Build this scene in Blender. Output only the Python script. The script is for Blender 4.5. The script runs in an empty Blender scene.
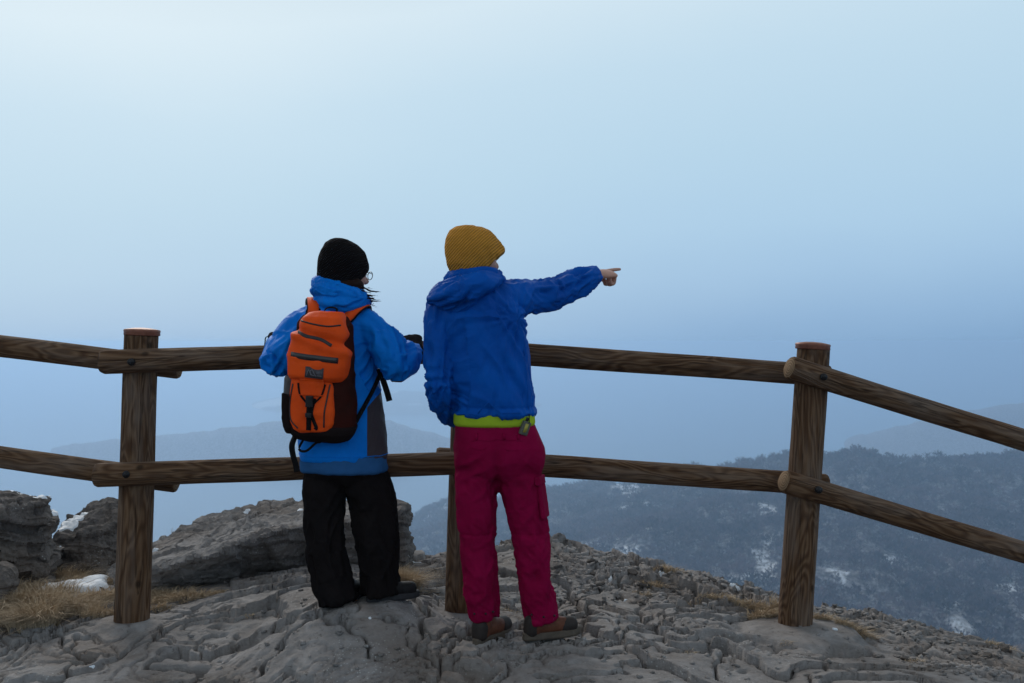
import bpy, bmesh, math, random
import numpy as np
from mathutils import Vector, Matrix
from mathutils.bvhtree import BVHTree

random.seed(7)
RNG = np.random.default_rng(11)
F = 995.6
CX, CY = 512.0, 341.5
CAMZ = 1.3
scene = bpy.context.scene
COL = scene.collection


def at(px, py, d):
    """point seen at a pixel at depth d (metres along the view axis)"""
    return np.array([(px - CX) / F * d, d, CAMZ - (py - CY) / F * d])


# ------------------------------------------------------------------ noise
def _h(ix, iy, iz, s=0):
    h = (ix.astype(np.int64) * 374761393 + iy.astype(np.int64) * 668265263 + iz.astype(np.int64) * 2147483647 + s * 974634777) & 0xFFFFFFFF
    h = ((h ^ (h >> 13)) * 1274126177) & 0xFFFFFFFF
    h = ((h ^ (h >> 16)) * 2246822519) & 0xFFFFFFFF
    return (h ^ (h >> 15)) & 0xFFFFFFFF


def vn(x, y, z=0.0, s=0):
    """value noise in -1..1"""
    x, y, z = np.broadcast_arrays(np.asarray(x, float), np.asarray(y, float), np.asarray(z, float))
    ix, iy, iz = np.floor(x), np.floor(y), np.floor(z)
    fx, fy, fz = x - ix, y - iy, z - iz
    fx, fy, fz = [t * t * t * (t * (t * 6 - 15) + 10) for t in (fx, fy, fz)]
    r = 0
    for a in (0, 1):
        wx = fx if a else 1 - fx
        for b in (0, 1):
            wy = fy if b else 1 - fy
            for c in (0, 1):
                wz = fz if c else 1 - fz
                r = r + wx * wy * wz * (_h(ix + a, iy + b, iz + c, s) / 2147483647.5 - 1.0)
    return r


def fbm(x, y, z=0.0, o=4, s=0, g=0.5):
    r, a, f = 0, 1.0, 1.0
    for k in range(o):
        r = r + a * vn(x * f + 17.3 * k, y * f - 9.1 * k, np.asarray(z) * f, s + k)
        a *= g
        f *= 2.03
    return r


def worley(x, y, s=0):
    x = np.asarray(x, float); y = np.asarray(y, float)
    ix, iy = np.floor(x), np.floor(y)
    f1 = np.full(x.shape, 9.0); f2 = np.full(x.shape, 9.0); cid = np.zeros(x.shape)
    z = np.zeros(x.shape)
    for a in (-1, 0, 1):
        for b in (-1, 0, 1):
            jx = _h(ix + a, iy + b, z, s) / 4294967296.0
            jy = _h(ix + a, iy + b, z, s + 5) / 4294967296.0
            cc = _h(ix + a, iy + b, z, s + 9) / 4294967296.0
            d = np.hypot(ix + a + jx - x, iy + b + jy - y)
            m = d < f1
            f2 = np.where(m, f1, np.minimum(f2, d))
            cid = np.where(m, cc, cid)
            f1 = np.where(m, d, f1)
    return f1, f2, cid


def sst(a, b, x):
    t = np.clip((x - a) / (b - a), 0, 1)
    return t * t * (3 - 2 * t)


# ------------------------------------------------------------------ objects
def mesh_obj(name, verts, faces, mat, parent=None, base=(0, 0, 0), smooth=True):
    me = bpy.data.meshes.new(name)
    v = np.asarray(verts, float) - np.asarray(base, float)
    if isinstance(faces, np.ndarray):
        n, k = faces.shape
        me.vertices.add(len(v)); me.vertices.foreach_set('co', v.astype(np.float32).ravel())
        me.loops.add(n * k); me.loops.foreach_set('vertex_index', faces.astype(np.int32).ravel())
        me.polygons.add(n)
        me.polygons.foreach_set('loop_start', (np.arange(n) * k).astype(np.int32))
        me.update(calc_edges=True)
    else:
        me.from_pydata([tuple(p) for p in v], [], faces)
        me.update()
    me.validate()
    if smooth:
        me.polygons.foreach_set('use_smooth', np.ones(len(me.polygons), bool))
    me.materials.append(mat)
    o = bpy.data.objects.new(name, me)
    COL.objects.link(o)
    if parent is not None:
        o.parent = parent
    else:
        o.location = base
    return o


def empty(name, loc, label, cat, group=None):
    o = bpy.data.objects.new(name, None)
    o.empty_display_size = 0.1
    o.location = tuple(loc)
    COL.objects.link(o)
    tag(o, label, cat, group)
    return o


def tag(o, label=None, cat=None, group=None, kind=None):
    if label: o['label'] = label
    if cat: o['category'] = cat
    if group: o['group'] = group
    if kind: o['kind'] = kind
    return o


class Geo:
    """collects closed solids in world coordinates"""
    def __init__(s):
        s.v = []; s.f = []; s.n = 0

    def add(s, verts, faces):
        s.v.append(np.asarray(verts, float))
        s.f += [tuple(i + s.n for i in f) for f in faces]
        s.n += len(verts)
        return s

    def all(s):
        return np.concatenate(s.v), s.f

    def rings(s, rings):
        k = len(rings[0]); n = len(rings)
        v = np.concatenate(rings)
        f = []
        for i in range(n - 1):
            for j in range(k):
                a = i * k + j; b = i * k + (j + 1) % k
                f.append((a, b, b + k, a + k))
        f.append(tuple(reversed(range(k))))
        f.append(tuple(range((n - 1) * k, n * k)))
        return s.add(v, f)

    def stack(s, secs, k=40, e=2.3):
        """horizontal super-ellipse sections (z, cx, cy, rx, ry[, tiltx])"""
        t = np.linspace(0, 2 * np.pi, k, endpoint=False)
        c, q = np.cos(t), np.sin(t)
        ux = np.sign(c) * np.abs(c) ** (2 / e); uy = np.sign(q) * np.abs(q) ** (2 / e)
        R = []
        for sc in secs:
            z, cx, cy, rx, ry = sc[:5]
            tx = sc[5] if len(sc) > 5 else 0
            R.append(np.stack([cx + rx * ux, cy + ry * uy, z + tx * rx * ux], 1))
        return s.rings(R)

    def limb(s, pts, rad, k=20, flat=1.0, up=None, sub=5, cap=True):
        """tube through pts; rad: radius per point; flat scales along 'up'"""
        P = np.array(pts, float); Rr = np.array(rad, float)
        if len(P) > 2 and sub > 1:
            P, Rr = spline(P, Rr, sub)
        T = np.gradient(P, axis=0)
        T /= np.linalg.norm(T, axis=1)[:, None] + 1e-12
        u0 = np.array(up if up is not None else ((0, 0, 1) if abs(T[0][2]) < .9 else (0, 1, 0)), float)
        t = np.linspace(0, 2 * np.pi, k, endpoint=False)
        R = []
        for p, tt, r in zip(P, T, Rr):
            a = np.cross(tt, u0); a /= np.linalg.norm(a) + 1e-12
            b = np.cross(a, tt)
            R.append((p, tt, a, b, r))
        out = []
        if cap:
            for q, sc in ((-1, .35), (-.85, .7), (-.5, .9)):
                p, tt, a, b, r = R[0]
                out.append(p + tt * r * q * .8 + np.outer(np.cos(t), a) * r * sc + np.outer(np.sin(t), b) * r * sc * flat)
        for p, tt, a, b, r in R:
            out.append(p + np.outer(np.cos(t), a) * r + np.outer(np.sin(t), b) * r * flat)
        if cap:
            for q, sc in ((.5, .9), (.85, .7), (1, .35)):
                p, tt, a, b, r = R[-1]
                out.append(p + tt * r * q * .8 + np.outer(np.cos(t), a) * r * sc + np.outer(np.sin(t), b) * r * sc * flat)
        return s.rings(out)

    def ell(s, c, r, M=None, k=20, n=12):
        R = []
        for i in range(n + 1):
            ph = -math.pi / 2 + math.pi * (i * .96 + .02 * n) / n
            t = np.linspace(0, 2 * np.pi, k, endpoint=False)
            p = np.stack([r[0] * math.cos(ph) * np.cos(t), r[1] * math.cos(ph) * np.sin(t), np.full(k, r[2] * math.sin(ph))], 1)
            if M is not None:
                p = p @ M.T
            R.append(p + np.array(c, float))
        return s.rings(R)

    def box(s, c, h, M=None):
        v = np.array([(x, y, z) for x in (-1, 1) for y in (-1, 1) for z in (-1, 1)], float) * np.array(h, float)
        if M is not None:
            v = v @ M.T
        return s.add(v + np.array(c, float), [(0, 1, 3, 2), (4, 6, 7, 5), (0, 4, 5, 1), (2, 3, 7, 6), (0, 2, 6, 4), (1, 5, 7, 3)])

    def ribbon(s, pts, w, th, side, sub=6):
        """flat strap: width w along 'side' (vector or list), thickness th"""
        P = np.array(pts, float)
        if len(P) > 2:
            P, _ = spline(P, np.ones(len(P)), sub)
        T = np.gradient(P, axis=0); T /= np.linalg.norm(T, axis=1)[:, None] + 1e-12
        S = np.array(side, float)
        R = []
        for i, (p, t) in enumerate(zip(P, T)):
            sd = S if S.ndim == 1 else S[min(len(S) - 1, int(round(i / max(1, len(P) - 1) * (len(S) - 1))))]
            a = sd - t * np.dot(sd, t); a /= np.linalg.norm(a) + 1e-12
            n = np.cross(a, t)
            R.append(np.array([p - a * w / 2 - n * th / 2, p + a * w / 2 - n * th / 2, p + a * w / 2 + n * th / 2, p - a * w / 2 + n * th / 2]))
        return s.rings(R)


def spline(P, Rr, sub):
    n = len(P)
    Q = np.vstack([2 * P[0] - P[1], P, 2 * P[-1] - P[-2]])
    q = np.concatenate([[Rr[0]], Rr, [Rr[-1]]])
    oP, oR = [], []
    for i in range(1, n):
        for j in range(sub):
            t = j / sub
            a = [(-t ** 3 + 2 * t ** 2 - t) / 2, (3 * t ** 3 - 5 * t ** 2 + 2) / 2, (-3 * t ** 3 + 4 * t ** 2 + t) / 2, (t ** 3 - t ** 2) / 2]
            oP.append(sum(a[m] * Q[i - 1 + m] for m in range(4)))
            oR.append(max(1e-4, q[i] * (1 - t) + q[i + 1] * t))
    oP.append(P[-1]); oR.append(Rr[-1])
    return np.array(oP), np.array(oR)


def solid(name, geo, mat, parent=None, base=(0, 0, 0), voxel=.006, smooth=4, disp=None, sfac=.5):
    """union of the collected solids as one continuous skin"""
    v, f = geo.all()
    me = bpy.data.meshes.new('tmp')
    me.from_pydata([tuple(p) for p in v], [], f)
    me.update()
    bm = bmesh.new(); bm.from_mesh(me); bmesh.ops.recalc_face_normals(bm, faces=bm.faces[:]); bm.to_mesh(me); bm.free()
    o = bpy.data.objects.new('tmp', me); COL.objects.link(o)
    m = o.modifiers.new('r', 'REMESH'); m.mode = 'VOXEL'; m.voxel_size = voxel
    if smooth:
        m = o.modifiers.new('s', 'SMOOTH'); m.iterations = smooth; m.factor = sfac
    dg = bpy.context.evaluated_depsgraph_get(); dg.update()
    nm = bpy.data.meshes.new_from_object(o.evaluated_get(dg))
    bpy.data.objects.remove(o); bpy.data.meshes.remove(me)
    nm.name = name
    n = len(nm.vertices)
    co = np.empty(n * 3, np.float32); nm.vertices.foreach_get('co', co); co = co.reshape(-1, 3).astype(float)
    if disp is not None:
        no = np.empty(n * 3, np.float32); nm.vertices.foreach_get('normal', no); no = no.reshape(-1, 3).astype(float)
        co = co + disp(co, no)
    co -= np.array(base, float)
    nm.vertices.foreach_set('co', co.astype(np.float32).ravel())
    nm.polygons.foreach_set('use_smooth', np.ones(len(nm.polygons), bool))
    nm.materials.clear(); nm.materials.append(mat)
    nm.update()
    ob = bpy.data.objects.new(name, nm); COL.objects.link(ob)
    if parent is not None:
        ob.parent = parent
    else:
        ob.location = tuple(base)
    return ob


def folds(limbs, freq=16, seed=0, sharp=1.0, skew=.05):
    """cloth creases running round the limbs: limbs = [(points, amplitude per point)]"""
    def fn(co, no):
        best = np.full(len(co), 9.0); U = np.zeros(len(co)); A = np.zeros(len(co)); Rd = np.zeros_like(co)
        L0 = 0
        for pts, amp in limbs:
            P = np.array(pts, float)
            for k in range(len(P) - 1):
                a, b = P[k], P[k + 1]; ab = b - a; L = np.linalg.norm(ab)
                t = np.clip(((co - a) @ ab) / L ** 2, 0, 1)
                r = co - (a + t[:, None] * ab); d = np.linalg.norm(r, axis=1)
                m = d < best
                best = np.where(m, d, best); U = np.where(m, L0 + t * L, U)
                A = np.where(m, amp[k] * (1 - t) + amp[k + 1] * t, A)
                Rd = np.where(m[:, None], r / (d[:, None] + 1e-6), Rd)
                L0 += L
            L0 += 3
        sk = skew * Rd[:, 0] + skew * 1.3 * Rd[:, 1] + .03 * fbm(co[:, 0] * 5, co[:, 1] * 5, co[:, 2] * 5, 2, seed + 30)
        q = vn(Rd[:, 0] * 1.5 + 5, Rd[:, 1] * 1.5 + Rd[:, 2] * 1.5, (U + sk) * freq, seed)
        q2 = vn(Rd[:, 0] * 2.1, Rd[:, 1] * 2.1 - Rd[:, 2] * 2, (U - sk * 1.7) * freq * 2.1, seed + 3)
        w = (1 - 2.2 * np.abs(q)) * .8 + (1 - 2.2 * np.abs(q2)) * .35 * sharp
        w = np.where(w > 0, w, w * 1.5)
        w += .7 * vn(co[:, 0] * 9, co[:, 1] * 9, co[:, 2] * 9, seed + 8)
        return no * (A * w)[:, None]
    return fn


# ------------------------------------------------------------------ materials
class NT:
    def __init__(s, name):
        s.m = bpy.data.materials.new(name); s.m.use_nodes = True
        s.t = s.m.node_tree; s.t.nodes.clear()
        s.out = s.t.nodes.new('ShaderNodeOutputMaterial')
        s.b = s.n('ShaderNodeBsdfPrincipled')
        s.t.links.new(s.b.outputs[0], s.out.inputs['Surface'])
        s.tc = s.n('ShaderNodeTexCoord')

    def n(s, typ, **k):
        o = s.t.nodes.new(typ)
        for a, b in k.items():
            if a.startswith('_'):
                s.set(o.inputs[a[1:].replace('_', ' ')], b)
            else:
                setattr(o, a, b)
        return o

    def set(s, sock, v):
        if isinstance(v, bpy.types.NodeSocket):
            s.t.links.new(v, sock)
        elif isinstance(v, (tuple, list)) and len(v) == 3 and sock.type == 'RGBA':
            sock.default_value = (*v, 1)
        else:
            sock.default_value = v

    def math(s, op, a, b=0.0, c=0.0):
        o = s.n('ShaderNodeMath', operation=op)
        for i, v in enumerate((a, b, c)):
            s.set(o.inputs[i], v)
        return o.outputs[0]

    def coord(s, scale=(1, 1, 1), rot=(0, 0, 0), loc=(0, 0, 0), src='Object'):
        o = s.n('ShaderNodeMapping')
        s.t.links.new(s.tc.outputs[src], o.inputs[0])
        o.inputs['Scale'].default_value = scale; o.inputs['Rotation'].default_value = rot
        o.inputs['Location'].default_value = loc
        return o.outputs[0]

    def noise(s, vec, scale, detail=5, rough=.55, dist=0.0):
        o = s.n('ShaderNodeTexNoise')
        s.set(o.inputs['Vector'], vec)
        o.inputs['Scale'].default_value = scale; o.inputs['Detail'].default_value = detail
        o.inputs['Roughness'].default_value = rough; o.inputs['Distortion'].default_value = dist
        return o.outputs['Fac']

    def ramp(s, fac, stops):
        o = s.n('ShaderNodeValToRGB')
        s.set(o.inputs[0], fac)
        cr = o.color_ramp
        while len(cr.elements) < len(stops):
            cr.elements.new(.5)
        for e, (p, c) in zip(cr.elements, stops):
            e.position = p
            e.color = (*(c if isinstance(c, (tuple, list)) else (c, c, c)), 1)
        return o.outputs[0]

    def mix(s, fac, a, b, mode='MIX'):
        o = s.n('ShaderNodeMix', data_type='RGBA', blend_type=mode)
        s.set(o.inputs[0], fac); s.set(o.inputs[6], a); s.set(o.inputs[7], b)
        return o.outputs[2]

    def sep(s, vec):
        o = s.n('ShaderNodeSeparateXYZ'); s.set(o.inputs[0], vec); return o.outputs

    def bump(s, h, dist=.01, strength=1.0, prev=None):
        o = s.n('ShaderNodeBump'); s.set(o.inputs['Height'], h)
        o.inputs['Distance'].default_value = dist; o.inputs['Strength'].default_value = strength
        if prev is not None:
            s.set(o.inputs['Normal'], prev)
        return o.outputs[0]

    def fin(s, color, rough=.8, normal=None, spec=.3, **k):
        s.set(s.b.inputs['Base Color'], color); s.set(s.b.inputs['Roughness'], rough)
        s.b.inputs['Specular IOR Level'].default_value = spec
        if normal is not None:
            s.set(s.b.inputs['Normal'], normal)
        for a, b in k.items():
            s.set(s.b.inputs[a.replace('_', ' ')], b)
        return s.m


def mat_rock(name, tint=(1, 1, 1), lichen=.5, snow=False):
    t = NT(name); c = t.coord()
    big = t.noise(c, 1.7, 5, .6); mid = t.noise(c, 9, 6, .62, .6); fine = t.noise(c, 60, 5, .65)
    base = t.ramp(mid, [(.28, (.135 * tint[0], .124 * tint[1], .120 * tint[2])), (.5, (.215 * tint[0], .202 * tint[1], .20 * tint[2])), (.75, (.33 * tint[0], .314 * tint[1], .312 * tint[2]))])
    base = t.mix(t.ramp(big, [(.45, 0), (.70, .7)]), base, (.115, .078, .054))
    base = t.mix(t.math('MULTIPLY', t.ramp(fine, [(.3, .0), (.75, 1)]), .35), base, (.30, .275, .25))
    dark = t.noise(t.coord((1, 1, 1), loc=(4, 7, 1)), 24, 6, .7)
    base = t.mix(t.ramp(dark, [(.58, 0), (.68, .7)]), base, (.045, .034, .027))
    vo = t.n('ShaderNodeTexVoronoi'); t.set(vo.inputs['Vector'], t.coord((1, 1, 1), loc=(1, 2, 3))); vo.inputs['Scale'].default_value = 55
    patch = t.noise(t.coord(loc=(9, 2, 5)), 3.1, 4, .6)
    fl = t.math('MULTIPLY', t.ramp(vo.outputs['Distance'], [(.14, 1), (.24, 0)]), t.ramp(patch, [(.50, 0), (.62, lichen)]))
    base = t.mix(fl, base, (.52, .53, .51))
    h = t.math('ADD', t.math('MULTIPLY', mid, .7), t.math('MULTIPLY', fine, .5))
    streak = t.noise(t.coord((1, 1, 7), rot=(.25, .1, .4)), 14, 5, .6)
    h = t.math('ADD', h, t.math('MULTIPLY', streak, .5))
    return t.fin(base, .85, t.bump(h, .012, .9), .15)


def mat_wood(name, seed=0.0, moss=True):
    t = NT(name)
    info = t.n('ShaderNodeObjectInfo')
    rnd = t.math('MULTIPLY', info.outputs['Random'], 37.0)
    cb = t.n('ShaderNodeCombineXYZ'); t.set(cb.inputs[2], rnd); t.set(cb.inputs[0], rnd)
    ad = t.n('ShaderNodeVectorMath', operation='ADD'); t.set(ad.inputs[0], t.coord((1, 1, .16))); t.set(ad.inputs[1], cb.outputs[0])
    v = ad.outputs[0]
    low = t.noise(v, 9, 2, .5, .3)
    rings = t.math('SINE', t.math('MULTIPLY', low, 105.0))
    rings = t.math('MULTIPLY_ADD', rings, .5, .5)
    fib = t.noise(t.coord((1, 1, .035)), 140, 4, .7)
    patch = t.noise(v, 14, 4, .6)
    col = t.ramp(rings, [(.0, (.078, .038, .019)), (.5, (.118, .062, .032)), (1, (.165, .095, .054))])
    col = t.mix(t.ramp(fib, [(.35, .35), (.6, 0)]), col, (.042, .024, .015))
    col = t.mix(t.ramp(patch, [(.45, 0), (.7, .5)]), col, (.21, .165, .135))
    ck = t.noise(t.coord((1, 1, .03), loc=(3, 1, 2)), 34, 3, .5, .2)
    ck = t.ramp(t.math('ABSOLUTE', t.math('SUBTRACT', ck, .52)), [(.004, 1), (.014, 0)])
    col = t.mix(t.math('MULTIPLY', ck, .55), col, (.018, .011, .008))
    kn = t.n('ShaderNodeTexVoronoi'); t.set(kn.inputs['Vector'], t.coord((1, 1, .8))); kn.inputs['Scale'].default_value = 6.5
    col = t.mix(t.ramp(kn.outputs['Distance'], [(.05, .85), (.12, 0)]), col, (.03, .017, .01))
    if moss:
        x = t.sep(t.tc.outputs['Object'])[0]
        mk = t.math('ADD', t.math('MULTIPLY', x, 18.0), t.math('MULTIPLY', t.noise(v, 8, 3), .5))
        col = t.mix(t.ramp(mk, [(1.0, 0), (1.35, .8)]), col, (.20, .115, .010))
    h = t.math('ADD', t.math('MULTIPLY', rings, .55), t.math('MULTIPLY', fib, .7))
    h = t.math('SUBTRACT', h, ck)
    return t.fin(col, .8, t.bump(h, .004, .9), .12)


def mat_fabric(name, col, col2=None, rough=.62, weave=700, spec=.12, bumpd=.0012, mask=None, maskcol=None, sheen=0.0):
    t = NT(name); c = t.coord()
    n = t.noise(c, 6, 4, .6)
    col2 = col2 or tuple(x * .78 for x in col)
    base = t.mix(t.ramp(n, [(.35, 0), (.65, 1)]), col2, col)
    dirt = t.noise(c, 38, 5, .7)
    base = t.mix(t.ramp(dirt, [(.55, 0), (.8, .22)]), base, tuple(x * .6 + .0005 for x in col))
    if mask:
        base = t.mix(mask(t), base, maskcol)
    f = t.noise(c, weave, 2, .6)
    cr = t.noise(t.coord((1, 1, 2.2)), 42, 4, .6, .6)
    b = t.bump(f, bumpd, .5)
    b = t.bump(cr, .006, .35, b)
    return t.fin(base, rough, b, spec * .15, **({'Sheen_Weight': sheen} if sheen else {}))


def mat_plain(name, col, rough=.6, spec=.4, metal=0.0, nscale=40, var=.25):
    t = NT(name); c = t.coord()
    n = t.noise(c, nscale, 5, .6)
    base = t.mix(t.ramp(n, [(.3, 0), (.7, 1)]), tuple(x * (1 - var) for x in col), tuple(min(1, x * (1 + var)) for x in col))
    return t.fin(base, rough, t.bump(n, .002, .4), spec, Metallic=metal)


def mat_knit(name, col, scale=260, tilt=.5):
    t = NT(name); c = t.coord((1, 1, 1), rot=(0, tilt, .4))
    w = t.n('ShaderNodeTexWave', wave_type='BANDS', bands_direction='Z'); t.set(w.inputs['Vector'], c)
    w.inputs['Scale'].default_value = scale / 6.0; w.inputs['Distortion'].default_value = 1.2; w.inputs['Detail'].default_value = 2
    n = t.noise(t.coord(), 18, 4, .6)
    base = t.mix(w.outputs['Fac'], tuple(x * .62 for x in col), col)
    base = t.mix(t.ramp(n, [(.35, 0), (.7, .4)]), base, tuple(x * .6 for x in col))
    return t.fin(base, .95, t.bump(w.outputs['Fac'], .004, .8, t.bump(t.noise(t.coord(), 500, 2), .001, .6)), .1)


MROCK = mat_rock('schist_rock')
MROCK2 = mat_rock('dark_schist_rock', (.40, .37, .36), .8)
MWOOD = mat_wood('weathered_post_wood')
MWOODR = mat_wood('weathered_rail_wood', moss=False)
MCAP = mat_plain('rusty_copper_cap', (.21, .075, .045), .5, .5, .35)
MBOLT = mat_plain('dark_iron', (.02, .02, .022), .45, .5, .6)
MSKIN = NT('skin')
_c = MSKIN.coord()
_n = MSKIN.noise(_c, 40, 4)
MSKIN = MSKIN.fin(MSKIN.mix(_n, (.42, .20, .14), (.55, .30, .22)), .5, MSKIN.bump(MSKIN.noise(_c, 300, 3), .001, .4), .4, Subsurface_Weight=.0)
HAZE = .00031
SUNE = 1.4
EXPO = 0.05
SKYSTOPS = [(0.0, (.21, .375, .60)), (.05, (.27, .455, .69)), (.10, (.345, .54, .76)), (.15, (.40, .60, .795)), (.23, (.455, .65, .81)), (.31, (.52, .70, .835)), (.39, (.63, .775, .87)), (.56, (.52, .61, .68)), (1.0, (.33, .36, .39))]
# ------------------------------------------------------------------ foreground rock
CTRL = []
for p in [(0, 683, 4.0), (256, 683, 3.95), (512, 683, 3.92), (760, 683, 3.9), (1024, 683, 3.9), (0, 640, 4.5), (131, 622, 4.6),
          (300, 620, 4.3), (340, 606, 4.40), (383, 600, 4.44), (420, 612, 4.4), (483, 638, 4.25), (547, 638, 4.25), (461, 612, 4.65), (796, 625, 4.7),
          (640, 603, 5.0), (560, 538, 6.0), (500, 545, 6.0), (440, 557, 5.8), (415, 583, 5.2), (640, 566, 5.7), (700, 579, 5.4), (700, 625, 4.6),
          (780, 600, 5.2), (870, 614, 5.1), (960, 638, 4.95), (1024, 652, 4.9), (880, 650, 4.5), (60, 600, 5.1), (150, 606, 4.95), (250, 590, 4.9),
          (200, 575, 5.9), (330, 572, 5.1), (300, 560, 6.2), (60, 575, 5.8), (0, 560, 6.2), (250, 640, 4.35), (600, 640, 4.3)]:
    CTRL.append(at(*p))
CTRL += [np.array(q) for q in [(-5, 5, -.2), (5.5, 4.5, -1.6), (3.45, 4.6, -.8), (0, 0, -.25), (-4, 0, -.3), (4, 0, -.6), (0, -3, -.3), (-3, 2.5, -.2), (0, 2.5, -.12), (3, 2.5, -.35), (-5, 8, -.4), (5, 7, -1.8)]]
CTRL = np.array(CTRL)
_ke = .12


def _solve():
    n = len(CTRL)
    d = np.hypot(CTRL[:, None, 0] - CTRL[None, :, 0], CTRL[:, None, 1] - CTRL[None, :, 1])
    A = np.sqrt(d ** 2 + _ke ** 2)
    P = np.column_stack([np.ones(n), CTRL[:, 0], CTRL[:, 1]])
    M = np.block([[A + np.eye(n) * -.002, P], [P.T, np.zeros((3, 3))]])
    return np.linalg.solve(M, np.concatenate([CTRL[:, 2], np.zeros(3)]))


_W = _solve()
_CRX = [-9, -2.6, -1.6, -.9, -.45, .0, .3, .8, 1.3, 2.0, 2.5, 4, 9]
_CRY = [6.6, 6.6, 6.9, 6.5, 6.0, 6.15, 6.15, 5.85, 5.55, 5.25, 5.05, 4.75, 4.4]


def _base(X, Y):
    z = _W[-3] + _W[-2] * X + _W[-1] * Y
    for (cx, cy, _), w in zip(CTRL, _W):
        z = z + w * np.sqrt((X - cx) ** 2 + (Y - cy) ** 2 + _ke ** 2)
    yc = np.interp(X, _CRX, _CRY) + .12 * fbm(X * 2.2, 0 * X + 3, 0, 3, 40)
    o = np.maximum(0, Y - yc)
    return z - 1.0 * o - .9 * o ** 2, o


def ground_h(X, Y, detail=True):
    X = np.atleast_1d(np.asarray(X, float)); Y = np.atleast_1d(np.asarray(Y, float))
    z, o = _base(X, Y)
    if not detail:
        return z
    wx = X + .16 * fbm(X * 2.1, Y * 2.1, 0, 4, 1) + .016 * fbm(X * 17, Y * 17, 0, 2, 24); wy = Y + .16 * fbm(X * 2.1 + 40, Y * 2.1, 0, 4, 2) + .016 * fbm(X * 17, Y * 17 + 9, 0, 2, 25)
    # overlapping schist sheets: sawtooth of slowly varying fields gives curved lips
    q1 = 2.6 * (wy * .55 + wx * .28) + 1.5 * fbm(wx * .9, wy * .9, 0, 3, 5)
    s1 = q1 - np.floor(q1)
    q2 = 4.2 * (wy * .9 - wx * .45) + 1.9 * fbm(wx * 1.7 + 3, wy * 1.7, 0, 4, 6)
    s2 = q2 - np.floor(q2)
    q3 = 12 * (wy * .8 + wx * .3) + 2.2 * fbm(wx * 4.5, wy * 4.5, 0, 3, 7)
    s3 = q3 - np.floor(q3)
    m2 = sst(-.25, .25, vn(X * 1.3, Y * 1.3, 0, 12)); m3 = sst(-.1, .4, vn(X * 2.3 + 8, Y * 2.3, 0, 13))

    def saw(s, e):
        # rises abruptly (riser facing the viewer), then falls away slowly, with a dark slot under the lip
        return np.where(s < e, s / e, 1 - (s - e) / (1 - e)) - 1.5 * (1 - sst(e * .4, e * 1.2, np.minimum(s, 1 - s)))
    m1 = .35 + .65 * sst(-.3, .3, vn(X * .9 + 4, Y * .9, 0, 11))
    z = z + .030 * m1 * (saw(s1, .036) - .5) + .020 * m2 * (saw(s2, .05) - .5) + .005 * m3 * (saw(s3, .09) - .5)
    # cracks between plates
    f1, f2, cid = worley(wx * 1.9, wy * 3.1, 3)
    cm = sst(-.35, .15, vn(X * 1.9, Y * 1.9, 0, 15))
    z = z - .08 * cm * (1 - sst(.016, .055, f2 - f1)) + .010 * (cid - .5)
    g1, g2, gid = worley(wx * 4.2 + 9, wy * 7.5 + 2, 4)
    cm2 = sst(-.1, .35, vn(X * 1.4 + 30, Y * 1.4, 0, 16))
    z = z - .014 * cm2 * (1 - sst(.02, .10, g2 - g1)) + .014 * cm2 * (gid - .5)
    # rubble field behind the walkers, to the right
    rb = sst(.12, .3, X) * (1 - sst(1.7, 2.2, X)) * sst(4.85, 5.15, Y - .10 * np.sin(X * 3) + .22 * (X - .9))
    rb = np.maximum(rb, sst(1.6, 1.9, X) * sst(4.15, 4.4, Y + .2 * (X - 1.9)) * .75)
    k1, k2, kid = worley(wx * 9 + 5, wy * 10, 8)
    z = z + rb * (.022 * (kid - .45) - .024 * (1 - sst(.02, .12, k2 - k1)) + .02 * (k1 * (kid - .5)))
    l1, l2, lid = worley(wx * 22 + 5, wy * 22, 9)
    z = z + rb * (.011 * (lid - .5) - .009 * (1 - sst(0, .2, l2 - l1)))
    z = z + .003 * fbm(X * 4, Y * 4, 0, 3, 20) + .0016 * fbm(X * 30, Y * 30, 0, 4, 21, .6)
    # cement footings round the posts
    for (fx, fy, fr) in FOOT:
        d = np.hypot(X - fx, (Y - fy) * 1.1)
        m = 1 - sst(fr * .55, fr, d + .03 * vn(X * 9, Y * 9, 0, 33))
        zb = _base(np.array([fx]), np.array([fy]))[0][0] + .015
        z = z * (1 - m) + m * (zb - .25 * d * d + .002 * fbm(X * 20, Y * 20, 0, 2, 50))
    # earth hollow under the grass on the left
    return z


POSTS = {'l': ((131, 622), (142, 331), 4.60), 'm': ((461, 612), (472, 326), 4.65), 'r': ((796, 625), (813, 345), 4.70)}
FOOT = [(at(131, 622, 4.6)[0], 4.6, .2), (at(461, 612, 4.65)[0], 4.65, .16), (at(800, 625, 4.7)[0] - .02, 4.66, .40)]


def gh(x, y):
    return float(ground_h([x], [y])[0])


def axis(segs):
    out = [segs[0][0]]
    for a, b, st in segs:
        n = max(1, int(round((b - a) / st)))
        out += list(a + (b - a) * (np.arange(n) + 1) / n)
    return np.array(out)


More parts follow.
